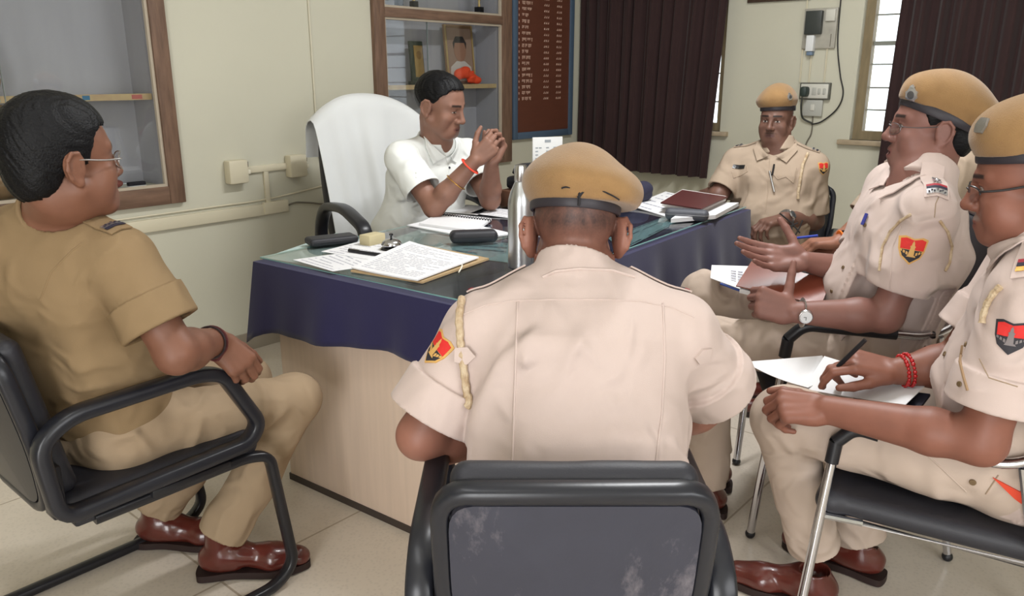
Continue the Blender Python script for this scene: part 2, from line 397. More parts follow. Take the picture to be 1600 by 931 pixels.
WOODH = mat('weathered_brown_wood_rail', (126, 98, 80), .6, bump=.3, bscale=40, mottle=.45, mscale=9, stretch=(.8, 6, 6))
PALEW = mat('pale_window_wood', (138, 122, 92), .6, mottle=.25, mscale=12, stretch=(3, 3, .6))
def window(n, W, muntins):
    y0, y1, z0, z1 = W; x = XB+.05; f = .05; m = MB()
    m.bx((x, y0, z0), (x+.06, y0+f, z1)).bx((x, y1-f, z0), (x+.06, y1, z1)).bx((x, y0+f, z0), (x+.06, y1-f, z0+f)).bx((x, y0+f, z1-f), (x+.06, y1-f, z1))
    ym = (y0+y1)/2; m.bx((x, ym-.02, z0+f), (x+.06, ym+.02, z1-f))
    o = struct(m.build('window_%d' % n, PALEW, smooth=False)); p = MB().bx((x+.028, y0+f, z0+f), (x+.032, y1-f, z1-f)).build('window_pane', thin_glass('window_glass', (.97, .99, 1)), o, smooth=False)
    g = MB()
    for i, z in enumerate(muntins): g.bx((x+.034, y0+f, z-(.012 if i == 3 else .0045)), (x+.05, y1-f, z+(.012 if i == 3 else .0045)))
    g.build('window_bars', mat('grey_window_bars', (150, 146, 134), .5), o, smooth=False)
    s = MB().bx((XB-.035, y0-.06, z0-.028), (XB+.05, y1+.06, z0), .004).build('window_sill', mat('stone_sill', (176, 158, 132), .6, mottle=.2, mscale=20), o); return o
window(1, W1, [1.17, 1.35, 1.53, 1.62, 1.8, 1.98]); window(2, W2, [1.145, 1.27, 1.40, 1.515, 1.67, 1.83, 1.98])
# flat overcast yard beyond the panes is the sky itself

# glazed wall cabinets
def cabinet(label, N, outer, shelf_z, rail):
    x0, x1, z0, z1 = N; ox0, ox1, oz0, oz1 = outer; y = YA; root = empty('wall_cabinet', (.5*(ox0+ox1), YA, oz0)); tag(root, label, 'cabinet', 'glazed cabinets let into the wall')
    m = MB(); t = .028
    m.bx((ox0, y-t, oz0), (x0, y+.0, oz1), .003).build('frame_post', WOODF, root); MB().bx((x1, y-t, oz0), (ox1, y+.0, oz1), .003).build('frame_post', WOODF, root)
    MB().bx((x0, y-t, oz0), (x1, y, z0), .003).build('frame_rail', WOODH, root); MB().bx((x0, y-t, z1), (x1, y, oz1), .003).build('frame_rail', WOODH, root)
    if rail: MB().bx((x0, y-t, rail[0]), (x1, y+.0, rail[1]), .003).build('frame_rail', WOODH, root)
    m = MB(); q = .012; zs = [(z0, rail[0]), (rail[1], z1)] if rail else [(z0, z1)]
    for a, b in zs:
        m.bx((x0, y-t*.6, a), (x0+q, y, b)).bx((x1-q, y-t*.6, a), (x1, y, b)).bx((x0+q, y-t*.6, a), (x1-q, y, a+q)).bx((x0+q, y-t*.6, b-q), (x1-q, y, b))
    m.build('glazing_bead', mat('pale_glazing_bead', (176, 164, 146), .6), root, smooth=False)
    MB().bx((x0+.002, y+.208, z0+.002), (x1-.002, y+.218, z1-.002)).build('back_panel', mat('grey_cabinet_lining', (172, 168, 171), .7, mottle=.08, mscale=5, stretch=(3, 3, .5)), root, smooth=False)
    for xa in (x0+.0005, x1-.0025): MB().bx((xa, y+.01, z0+.002), (xa+.002, y+.208, z1-.002)).build('side_lining', MATS['grey_cabinet_lining'], root, smooth=False)
    sh = MB().bx((x0+.003, y+.03, shelf_z-.02), (x1-.003, y+.206, shelf_z), .002).build('shelf', mat('plain_shelf', (190, 176, 146), .6), root)
    m = MB(); m.bx((x0+.004, y+.0262, shelf_z-.022), (x1-.004, y+.0295, shelf_z+.004)); m.build('shelf_edging', mat('stained_edging_tape', (196, 172, 122), .5, mottle=.5, mscale=14, mottle2=(176, 142, 110)), sh, smooth=False)
    if not rail:
        for xx, cc, w in ((x1-.07, (176, 92, 84), .045), (x1-.28, (52, 108, 140), .03), (x1-.62, (150, 164, 164), .05)):
            MB().bx((xx-w/2, y+.0255, shelf_z-.018), (xx+w/2, y+.0262, shelf_z+.0)).build('printed_motif', mat('motif_%d' % cc[0], cc, .5), sh, smooth=False)
    MB().bx((x0+.35*(x1-x0), y+.0, z0), (x0+.35*(x1-x0)+.002, y+.01, zs[0][1])).build('pane_edge', mat('glass_edge', (120, 128, 126), .3), root, smooth=False)
    gl = thin_glass('cabinet_glass', (.93, .95, .96))
    for a, b in zs: MB().bx((x0+q*.2, y+.004, a+q*.2), (x1-q*.2, y+.008, b-q*.2)).build('glass_pane', gl, root, smooth=False)
    return root
cabinet('glazed wall cabinet with a brown wooden frame behind the man in glasses, sacks inside', N1, (.72, 1.772, .787, 2.08), 1.262, None)
cabinet('glazed wall cabinet with a middle rail behind the white shirt, holding a plaque and portrait', N2, (2.92, 4.055, .787, 2.08), 1.282, (1.645, 1.695))
# contents
def sack(x, y, z, r, seed, label, group=None):
    S = Solid(); S.ball((x, y, z+r[2]*.8), (r[0], r[1], r[2]*.8), None, .02); S.ball((x-r[0]*.25, y, z+r[2]*.35), (r[0]*.85, r[1]*.95, r[2]*.36), None, .04); S.cone((x, y, z+r[2]*1.4), (x+.01, y, z+r[2]*1.68), r[0]*.5, r[0]*.24, .04); S.cone((x+.01, y, z+r[2]*1.68), (x+.03, y, z+r[2]*1.95), r[0]*.22, r[0]*.48, .012); S.ball((x+.035, y, z+r[2]*2.08), (r[0]*.4, r[1]*.3, r[2]*.1), None, .01, 's'); S.plane((x, y, z+.001), (0, 0, -1)); S.plane((0, YA+.203, 0), (0, 1, 0)); S.plane((0, YA+.012, 0), (0, -1, 0))
    f = folds(seed, .014, .10); S.post = lambda p, d: d+f(p)+.004*np.sin(np.arctan2(p[:, 1]-y, p[:, 0]-x)*9+6*np.sin(p[:, 2]*9))*np.clip((p[:, 2]-z-r[2]*.5)/r[2], 0, 1); vs, fs = S.skin(.006, 1)
    tag(mesh('cloth_sack', vs, fs, mat('brown_sackcloth', (142, 112, 78), .9, bump=.3, bscale=300, mottle=.3, mscale=12)), label, 'sack', group)
sack(1.06, YA+.11, 1.262, (.085, .075, .10), 3, 'small brown cloth sack on the shelf of the cabinet behind the man in glasses')
sack(1.09, YA+.11, .867, (.10, .08, .17), 7, 'tall brown cloth sack standing on the floor of the left wall cabinet')
o = tag(MB().box((1.595, YA+.06, .878), (.075, .03, .022), None, .004).build('board_eraser', mat('black_felt', (34, 30, 34), .8)), 'black and white board eraser in the bottom corner of the left wall cabinet', 'eraser')
MB().box((1.595, YA+.06, .8705), (.077, .032, .0065), None, .002).build('white_handle', mat('white_plastic', (226, 224, 220), .4), o)
tag(MB().ball((1.515, YA+.09, .885), (.035, .025, .018)).build('cloth_duster', mat('dull_red_cloth', (140, 78, 68), .9)), 'dull red cloth pad beside the board eraser in the left wall cabinet', 'duster')
def tilt_box(name, c, w, h, t, m, parent=None, lean=.0, yaw=0., bev=.004):
    R = np.array(Matrix.Rotation(yaw, 3, 'Z')@Matrix.Rotation(lean, 3, 'X')).T; return MB().box(V(*c)+V(0, 0, h/2)@R, (w, t, h), R, bev).build(name, m, parent), R
sz = 1.283; o, R = tilt_box('award_plaque', (3.36, YA+.11, sz), .115, .25, .018, mat('dark_green_plaque', (52, 58, 44), .5), lean=-.08, yaw=.12); tag(o, 'dark green award plaque with a gold plate on the cabinet shelf', 'plaque')
b0 = V(3.36, YA+.11, sz)
MB().box(b0+V(.008, -.011, .135)@R, (.078, .004, .18), R, .001).build('gold_plate', mat('brass_plate', (176, 140, 78), .45, metal=.4, mottle=.2, mscale=30), o)
MB().lathe([(.02, 0), (.024, .002), (.02, .004)], b0+V(.008, -.013, .17)@R, 20, np.array([R[0], R[2], -R[1]])).build('round_emblem', mat('dark_brass', (140, 104, 52), .5, metal=.4), o)
MB().box(b0+V(0, -.01, .012)@R, (.13, .07, .02), None, .003).build('plinth', MATS['dark_green_plaque'], o)
o, R = tilt_box('portrait_frame', (3.74, YA+.125, sz), .235, .36, .016, mat('gilt_frame', (150, 116, 84), .45, metal=.2), lean=-.1, yaw=-.06); tag(o, 'framed portrait of a man in a pale shirt on the cabinet shelf', 'picture'); b0 = V(3.74, YA+.125, sz)
pic = MB().box(b0+V(0, -.0095, .17)@R, (.205, .003, .335), R).build('portrait_print', mat('brown_photo_ground', (150, 122, 104), .35), o, smooth=False)
Q = np.array([R[0], R[2], -R[1]]); ell = lambda cx, cz, rx, rz: [(cx+rx*math.cos(a), cz+rz*math.sin(a)) for a in np.linspace(0, 2*math.pi, 28)[:-1]]
for nm, poly, c, h in (('shirt_print', [(-.095, .02), (.095, .02), (.085, .105), (.035, .14), (-.035, .14), (-.085, .105)], (196, 186, 176), .001), ('face_print', ell(0, .205, .05, .068), (150, 108, 86), .0016), ('hair_print', [(-.052, .215), (-.056, .25), (-.03, .288), (.03, .288), (.056, .25), (.052, .215), (.04, .25), (-.04, .25)], (40, 34, 34), .002)):
    MB().prism(poly, h, b0+V(0, -.011, .0)@R, Q).build(nm, mat('print_%s' % nm, c, .5), pic, smooth=False)
MB().box(b0+V(-.11, -.012, .18)@R, (.011, .008, .35), R, .002).build('gilt_edge', mat('bright_gilt', (206, 176, 120), .3, metal=.6), o); MB().box(b0+V(.11, -.012, .18)@R, (.011, .008, .35), R, .002).build('gilt_edge', MATS['bright_gilt'], o)
S = Solid(); 
for i, (x, z, r) in enumerate(((3.66, 1.345, .045), (3.71, 1.355, .05), (3.765, 1.335, .045), (3.81, 1.31, .035), (3.75, 1.305, .035))): S.ball((x, YA+.06, z), (r, .028, r*.75), None, .015)
S.plane((0, 0, sz+.001), (0, 0, -1)); S.plane((0, YA+.012, 0), (0, -1, 0)); f_ = folds(21, .012, .05); S.post = lambda p, d: d+f_(p); vs, fs = S.skin(.004, 1)
tag(mesh('folded_orange_cloth', vs, fs, mat('bright_orange_cloth', (232, 78, 40), .8)), 'bright orange cloth bundle in front of the framed portrait', 'cloth')
for i, (x, w) in enumerate(((3.17, .035), (3.285, .035), (3.83, .045))):
    r = tag(MB().bx((x-w/2, YA+.03, 1.709), (x+w/2, YA+.07, 1.745), .003).build('trophy', mat('black_trophy_base', (28, 27, 30), .4)), ['trophy on a small black base, leftmost on the upper cabinet shelf', 'trophy on a small black base, second on the upper cabinet shelf', 'trophy on a small black base, at the right end of the upper cabinet shelf'][i], 'trophy', 'trophies on the upper cabinet shelf')
    MB().lathe([(.009, 0), (.006, .03), (.016, .06), (.024, .11), (.022, .112), (.004, .065)], V(x, YA+.05, 1.745), 16).build('cup', MATS['bright_gilt'], r)

# roll-of-names board
bd = empty('notice_board', (4.39, YA, .93)); tag(bd, 'brown painted board of names with a blue frame on the wall', 'board'); bl = mat('blue_frame_paint', (74, 92, 112), .55)
bx0, bx1, bz0, bz1 = 4.067, 4.722, .925, 2.2
MB().bx((bx0, YA-.03, bz0), (bx0+.045, YA-.002, bz1), .004).bx((bx1-.045, YA-.03, bz0), (bx1, YA-.002, bz1), .004).bx((bx0+.045, YA-.03, bz0), (bx1-.045, YA-.002, bz0+.045), .004).bx((bx0+.045, YA-.03, bz1-.045), (bx1-.045, YA-.002, bz1), .004).build('board_frame', bl, bd)
pan = MB().bx((bx0+.045, YA-.02, bz0+.045), (bx1-.045, YA-.004, bz1-.045)).build('board_panel', mat('brown_board_paint', (98, 58, 44), .45, mottle=.12, mscale=6, stretch=(1, 1, 6)), bd, smooth=False)
rnd = random.Random(4); m = MB(); yk = YA-.0215
for i in range(26):
    z = 1.175+i*.0375
    if z > bz1-.1: break
    def word(x, n, hgt):                               # one painted word: a headline with strokes hanging from it
        L = n*.011; m.bx((x, yk, z+hgt-.0038), (x+L, yk+.0014, z+hgt))
        for k in range(n):
            xx = x+k*.011+.004; h = hgt*rnd.choice((.75, .9, .6)); m.bx((xx, yk, z+hgt-h), (xx+.0036, yk+.0014, z+hgt-.003))
            if rnd.random() < .6: m.bx((xx-.004, yk, z+hgt-h*rnd.choice((.5, .75))-.0024), (xx+.003, yk+.0014, z+hgt-h*.5))
    m.bx((bx0+.062, yk, z+.004), (bx0+.067, yk+.0014, z+.018)); x = bx0+.095
    for n in [rnd.randint(2, 4), rnd.randint(2, 4)]+([rnd.randint(1, 3)] if rnd.random() < .3 else []): word(x, n, .0235); x += n*.011+.009
    for xx in (bx0+.325, bx0+.465):
        for k in range(3): m.bx((xx+k*.02, yk, z+.004), (xx+k*.02+.012, yk+.0014, z+.008+.008*rnd.random())); m.bx((xx+k*.02+.008, yk, z+.004), (xx+k*.02+.011, yk+.0014, z+.018))
m.build('painted_writing', mat('pale_sign_paint', (204, 172, 154), .6), pan, smooth=False)

# cream conduits on the left wall
PVC = mat('cream_pvc', (208, 200, 176), .45); CAB = mat('grey_cable', (110, 104, 92), .6)
r = empty('cable_conduit', (2.0, YA, .66)); tag(r, 'cream plastic cable conduit with a branch up to two switch boxes', 'conduit')
MB().bx((1.0, YA-.02, .672), (2.24, YA-.001, .728), .003).build('wide_trunking', PVC, r)
MB().bx((2.17, YA-.026, .675), (2.31, YA-.001, .735), .004).build('junction_cover', PVC, r)
MB().bx((2.075, YA-.016, .885), (2.37, YA-.001, .917), .002).bx((2.19, YA-.016, .73), (2.215, YA-.001, .885), .002).build('branch_strip', PVC, r)
for x, lb in ((2.035, 'cream switch box on the wall, left of the branching conduit'), (2.37, 'cream switch box on the wall, half behind the towelled chair')):
    b = tag(MB().bx((x-.05, YA-.055, .845), (x+.05, YA-.001, .955), .008).build('switch_box', PVC), lb, 'switch box', 'cream switch boxes on the left wall')
    MB().bx((x+.0505, YA-.045, .885), (x+.066, YA-.025, .905), .003).build('plug_top', mat('pale_plug', (226, 220, 200), .4), b); MB().bx((x+.0502, YA-.048, .92), (x+.054, YA-.02, .945), .001).build('socket_slot', mat('dark_slot', (58, 50, 44), .7), b)
tag(MB().tube([(2.3, YA-.012, .70), (2.36, YA-.012, .712), (2.45, YA-.012, .70), (2.56, YA-.012, .682), (2.75, YA-.012, .69), (2.85, YA-.012, .60), (2.86, YA-.012, .2), (2.86, YA-.012, .004)], .0045, 8, smooth=6).build('power_cord', CAB), 'thin grey power cord running from the conduit behind the chair', 'cord')
tag(MB().tube([(1.02, YA-.007, .742), (1.9, YA-.007, .745), (2.2, YA-.007, .748), (2.5, YA-.007, .775), (2.75, YA-.007, .80), (2.9, YA-.007, .805)], .004, 8, smooth=6).build('wall_cable', PVC), 'thin painted cable running along the left wall above the conduit', 'cord')
tag(MB().tube([(2.525, YA-.006, 2.9), (2.525, YA-.006, 1.1), (2.53, YA-.006, .92)], .005, 8).build('conduit_pipe', mat('wall_painted_pipe', (206, 200, 180), .7)), 'thin painted pipe running straight up the left wall above the chair', 'conduit')

# socket boards, cords and picture on the right wall
def wbox(y0, y1, z0, z1, t, m, name, parent=None, bev=.004, x=XB): return MB().bx((x-t, y0, z0), (x-.001, y1, z1), bev).build(name, m, parent)
WP = mat('off_white_plate', (204, 202, 192), .4); GP = mat('grey_plate', (176, 176, 168), .4); DK = mat('dark_green_plug', (44, 56, 52), .5)
mb_ = empty('meter_board', (XB, 1.815, 1.48)); tag(mb_, 'pale switch board holding a dark meter, upper board on the right wall', 'switch board')
wbox(1.712, 1.905, 1.49, 1.715, .02, mat('clear_grey_board', (176, 172, 160), .35, mottle=.2, mscale=20), 'board', mb_); wbox(1.79, 1.885, 1.57, 1.70, .055, mat('dark_meter', (58, 62, 60), .35), 'meter', mb_); wbox(1.72, 1.775, 1.64, 1.705, .035, WP, 'switch_block', mb_)
wbox(1.825, 1.87, 1.475, 1.565, .05, mat('white_breaker', (222, 224, 224), .35), 'breaker', mb_); wbox(1.83, 1.865, 1.452, 1.476, .04, mat('blue_grey_plug', (110, 128, 150), .5), 'plug', mb_)
for dy in (.0, .13): wbox(1.735+dy, 1.738+dy, 1.5, 1.57, .023, CAB, 'wire', mb_, .0)
sb = empty('socket_board', (XB, 1.81, 1.2)); tag(sb, 'white socket board with a dark plug, in the middle of the right wall', 'switch board')
wbox(1.708, 1.888, 1.2, 1.297, .03, mat('dark_board_edge', (92, 92, 84), .5), 'board_edge', sb); wbox(1.716, 1.88, 1.207, 1.29, .034, WP, 'plate', sb)
wbox(1.825, 1.868, 1.215, 1.275, .085, DK, 'plug', sb, .015); wbox(1.73, 1.745, 1.23, 1.265, .04, GP, 'switch', sb); wbox(1.76, 1.775, 1.23, 1.265, .04, GP, 'switch', sb); wbox(1.785, 1.81, 1.225, 1.27, .037, GP, 'socket', sb)
MB().tube([(XB-.08, 1.848, 1.215), (XB-.07, 1.852, 1.15), (XB-.03, 1.85, 1.09), (XB-.012, 1.8, 1.062)], .0055, 8, smooth=6).build('plug_lead', mat('dark_lead', (58, 60, 56), .6), sb)
lb_ = empty('light_switch', (XB, 1.8, 1.1)); tag(lb_, 'small white switch plate just below the socket board on the right wall', 'switch')
wbox(1.745, 1.862, 1.103, 1.199, .022, GP, 'plate', lb_); wbox(1.79, 1.815, 1.135, 1.172, .027, WP, 'rocker', lb_)
tag(MB().tube([(XB-.03, 1.70, 1.9), (XB-.012, 1.70, 1.55), (XB-.012, 1.665, 1.35), (XB-.012, 1.635, 1.24), (XB-.012, 1.66, 1.15), (XB-.012, 1.74, 1.075), (XB-.012, 1.80, 1.055)], .0042, 8, smooth=8).build('black_cable', mat('black_rubber', (40, 38, 38), .6)), 'loose black cable curving down the right wall beside the socket boards', 'cord')
tag(MB().tube([(XB-.006, 1.80, 1.102), (XB-.006, 1.80, 1.0), (XB-.006, 1.83, .9), (XB-.006, 1.82, .6)], .004, 6, smooth=6).build('thin_wire', CAB), 'thin grey wire hanging below the small switch plate', 'cord')
for y in (1.845, 1.755, 1.90): tag(MB().tube([(XB-.006, y, 1.298), (XB-.006, y, 1.49 if y < 1.9 else 2.9)], .005, 6).build('wall_wire', PVC), 'painted wire strip between the two boards on the right wall' if y < 1.9 else 'long painted wire strip rising past the boards on the right wall', 'cord', 'painted wire strips on the right wall')
pf = empty('picture_frame', (XB, 2.07, 1.766)); tag(pf, 'dark framed picture at the top edge of the right wall', 'picture')
wbox(1.88, 2.27, 1.766, 2.1, .02, mat('dark_picture_wood', (70, 54, 44), .4), 'frame', pf); wbox(1.9, 2.25, 1.79, 2.08, .0215, mat('pale_print', (196, 186, 160), .5), 'print', pf, .0)

# curtains
def curtain(label, y0, y1, ztop, zbot, x, folds_n, slant, seed, notch=None):
    rr = np.random.RandomState(seed); n, k = 220, 26; ph = rr.rand()*6; g = []
    for i in range(k):
        t = i/(k-1); row = []
        for j in range(n):
            s = j/(n-1); y = y0+(y1-y0)*s+slant*t*(1-s); w = 2*math.pi*folds_n*s
            d = .026*math.sin(w+ph+.9*math.sin(w*.37+seed))+.01*math.sin(2.3*w+1.7*seed)+.006*math.sin(5*s+6*t)*t
            z = ztop+(zbot-ztop)*t
            if notch and t == 1 and s > notch: z += .012
            row.append((x+d*(.75+.35*t), y, z))
        g.append(row)
    o = MB().sheet(g, .004).build('curtain', mat('dark_brown_curtain', (56, 40, 40), .85, spec=.15, sheen=.15, bump=.1, bscale=500, mottle=.12, mscale=3), sharp=80); tag(o, label, 'curtain', 'dark brown curtains'); return o
curtain('dark brown pleated curtain over the corner window beside the names board', 2.31, 3.47, 2.5, .69, 4.80, 11, .10, 3)
curtain('dark brown pleated curtain covering most of the window behind the talking officer', 1.335, .05, 2.5, .745, 4.80, 12, .035, 8)
for a, b, l in ((2.2, 3.48, 'curtain rod over the corner window'), (-.1, 1.75, 'curtain rod over the window behind the talking officer')): tag(MB().tube([(4.80, a, 2.5), (4.80, b, 2.5)], .011, 10).tube([(4.80, a+.08, 2.5), (4.9, a+.08, 2.5)], .008, 8).tube([(4.80, b-.08, 2.5), (4.9, b-.08, 2.5)], .008, 8).build('curtain_rod', mat('dull_steel_rod', (150, 146, 140), .4, metal=.8)), l, 'curtain rod', 'curtain rods')
for (x, y, rz), l in (((2.6, 1.2, 0), 'ceiling tube lamp over the desk'), ((.2, 1.2, math.pi/2), 'ceiling tube lamp over the doorway side')):
    Rz = np.array(Matrix.Rotation(rz, 3, 'Z')).T; o = tag(MB().box((x, y, 2.875), (1.25, .07, .05), Rz, .008).build('tube_lamp', mat('white_lamp_body', (235, 235, 232), .4)), l, 'lamp', 'ceiling tube lamps')
# ------------------------------------------------------------------ people
def head(S, C, R, o):
    c = lambda x, y, z: C+V(x, y, z)@R
    fat = o.get('fat', 0.); jw = o.get('jaw', 0.)
    S.ball(c(0, -.014, .043), (.0755, .096, .086), R, .01)
    S.ball(c(0, .04, .022), (.062, .056, .075), R, .03)
    S.ball(c(0, .038, -.042), (.055+fat*.6+jw, .05, .058), R, .03)
    S.cone(c(-.012, .076, -.092), c(.012, .076, -.092), .019, .019, .025)
    for s in (-1, 1):
        S.cone(c(s*(.056+fat*.5+jw), .0, -.05), c(s*.03, .062, -.09), .02+fat*.4, .018, .03)          # jaw line
        S.ball(c(s*.046, .062, -.022), (.02, .02, .017), R, .025)                                     # cheekbone
        S.ball(c(s*.05, .052, -.05), (.016+fat, .02+fat, .02+fat), R, .03)                            # cheek
        S.cone(c(s*.014, .092, .028), c(s*.046, .074, .03), .009, .008, .014)                         # brow
        S.ball(c(s*.031, .1, .004), (.017, .014, .0105), R, .012, 's')                                # eye socket
    S.ball(c(0, .078, -.066), (.03, .024, .026), R, .02)                                              # mouth mound
    for s in (-1, 1):
        S.ball(c(s*.031, .0735, .006), .0135, R, .003)                                                # eyeball under its lids
        S.cone(c(s*.019, .0845, .009), c(s*.031, .0885, .0135), .003, .0034, .003); S.cone(c(s*.031, .0885, .0135), c(s*.044, .0795, .008), .0034, .003, .003)
        S.cone(c(s*.02, .083, .001), c(s*.031, .0865, -.0035), .0025, .003, .003); S.cone(c(s*.031, .0865, -.0035), c(s*.043, .079, .002), .003, .0025, .003)
    S.cone(c(0, .094, .018), c(0, .113+o.get('nose', 0), -.026), .0085, .0115, .012)
    S.ball(c(0, .112+o.get('nose', 0), -.029), (.0135, .013, .0115), R, .008)
    for s in (-1, 1): S.ball(c(s*.0135, .1, -.033), (.0095, .012, .009), R, .007)
    for s in (-1, 1): S.ball(c(s*.0065, .106, -.042), (.004, .006, .004), R, .004, 's')
    op = o.get('open', 0)
    for z, r, y in ((-.0605, .0058, .0955), (-.0715-op, .0068, .0945)):
        S.cone(c(-.024, y-.015, -.066), c(-.009, y, z), r*.6, r, .006); S.cone(c(-.009, y, z), c(.009, y, z), r, r, .006); S.cone(c(.009, y, z), c(.024, y-.015, -.066), r, r*.6, .006)
    S.ball(c(0, .103, -.066-op*.5), (.02, .012, .0012+op*.5), R, .002, 's')
    es, ef = o.get('ear', 1.08), o.get('ear_out', .0)
    for s in (-1, 1):                                                                                 # ears
        e = lambda y, z, x=0: c(s*(.079+x+ef*max(0, .012-y)/.03), -.012+y*es, -.004+z*es)
        th = s*math.atan2(ef, .03); RR = np.array([R[0]*math.cos(th)+R[1]*math.sin(th), R[1]*math.cos(th)-R[0]*math.sin(th), R[2]])
        S.ball(e(-.002, .002, -.003), (.0095, .019*es, .031*es), RR, .006)
        pts = [e(.013, -.006, -.004), e(.014, .014, -.001), e(.006, .028, .003), e(-.008, .029, .007), e(-.0185, .017, .01), e(-.02, .0, .009), e(-.014, -.016, .006), e(-.002, -.028, .001)]
        for i in range(len(pts)-1): S.cone(pts[i], pts[i+1], .0042, .0042, .003)
        S.ball(e(.004, -.026, 0), (.006, .008, .009), R, .006)                                        # lobe
        S.ball(e(.0, .002, .0095), (.0055, .008, .015), R, .004, 's')                              # concha
        S.cone(e(.0115, .0, .0), e(.0115, -.01, .0), .004, .004, .004); S.ball(e(-.007, .004, -.002), (.0075, .0155*es, .0265*es), RR, .004)
def face_colors(p, C, R, o):
    q = (p-C)@R.T/o.get('k', 1.); n = len(p); base = np.array(lin(o.get('skin', (150, 100, 78)))); col = np.tile(base, (n, 1))
    hd = (np.abs(q) < .2).all(1); x, y, z = q.T; ax = np.abs(x)
    def put(mask, c, a=1.):
        w = (hd*np.clip(mask, 0, 1)*a)[:, None]; col[:] = col*(1-w)+np.array(lin(c))*w
    sm = lambda v, e: np.clip(.5-v/e, 0, 1)
    dark = tuple(int(v*.62) for v in o.get('skin', (150, 100, 78)))
    if o.get('stubble'): put(sm(np.sqrt((ax/.062)**2+((y-.045)/.075)**2+((z+.085)/.05)**2)-1, .35)*(y > .0), o.get('stubble_color', (92, 74, 66)), o['stubble'])
    op = o.get('open', 0); lips = sm(np.sqrt((ax/.0255)**2+((z+.066+op*.5)/(.0125+op*.6))**2)-1, .15)*(y > .075); put(lips, o.get('lip', (140, 78, 70)), .8)
    put(sm(np.sqrt((ax/.02)**2+((z+.0662+op*.5)/(.0022+op*.5))**2)-1, .5)*(y > .075), (60, 28, 26), .9)
    if op: put(sm(np.sqrt((ax/.013)**2+((z+.0645+op*.2)/.0026)**2)-1, .4)*(y > .08), (214, 206, 198), .85)
    br = sm(np.abs(z-(.031+.05*(ax-.012)-1.3*(ax-.012)**2))/.0045-1, .5)*sm(np.abs(ax-.031)/.0205-1, .2)*(y > .045); put(br, o.get('brow', (28, 22, 20)), .92)
    if o.get('lidded', 0) < 1:
        hgt = .0054*(1-o.get('lidded', 0)); ez = z-.0052+o.get('lidded', 0)*.002; ex = ax-.031
        put(sm(np.sqrt((ex/.0135)**2+(ez/(hgt+.0022))**2)-1, .2)*(y > .06), (44, 28, 24), .85)
        put(sm(np.sqrt((ex/.0122)**2+(ez/hgt)**2)-1, .2)*(y > .06), (214, 204, 196), .9)
        gx = o.get('gaze', 0)*.005; put(sm(np.sqrt((x-np.sign(x)*.031-gx)**2+ez**2)/.0056-1, .2)*sm(np.sqrt((ex/.0125)**2+(ez/hgt)**2)-1, .2)*(y > .06), (24, 14, 12))
    else: put(sm(np.abs(z-.0005)/.0022-1, .5)*sm(np.abs(ax-.031)/.0135-1, .2)*(y > .06), (48, 30, 26), .9)
    put(sm(np.sqrt(((ax-.0065)/.0045)**2+((z+.041)/.004)**2)-1, .4)*(y > .09), (52, 28, 24), .8)
    put(sm(np.sqrt(((y+.012)/.008)**2+((z+.002)/.015)**2)-1, .5)*(ax > .07)*(ax < .084), dark, .6)
    if o.get('moustache'): put(sm(np.sqrt((ax/.032)**2+((z+.052+.12*ax)/.006)**2)-1, .5)*(y > .07), o['moustache'], o.get('mst', .6))
    if o.get('buzz'):
        hl = np.interp(y, [-.12, -.09, -.03, .005, .03, .07], [-.018, -.015, -.005, .01, .05, .062])
        nz = np.random.RandomState(3).rand(n)*.5+.5*np.clip(.5+.6*np.sin(q@V(130, 60, 90)+2*np.sin(q@V(60, 150, 80)))*np.sin(q@V(-80, 120, 140)), 0, 1)
        put(np.clip(.5-(hl-z)/.07, 0, 1)**1.2*(.6+.4*nz)*(ax < .0775), (34, 28, 30), o['buzz'])
    return col
FL = {'i': (.088, .030, .043, .026, .021), 'm': (.091, .0105, .047, .03, .022), 'r': (.085, -.0105, .043, .028, .021), 'l': (.076, -.0295, .034, .021, .018)}
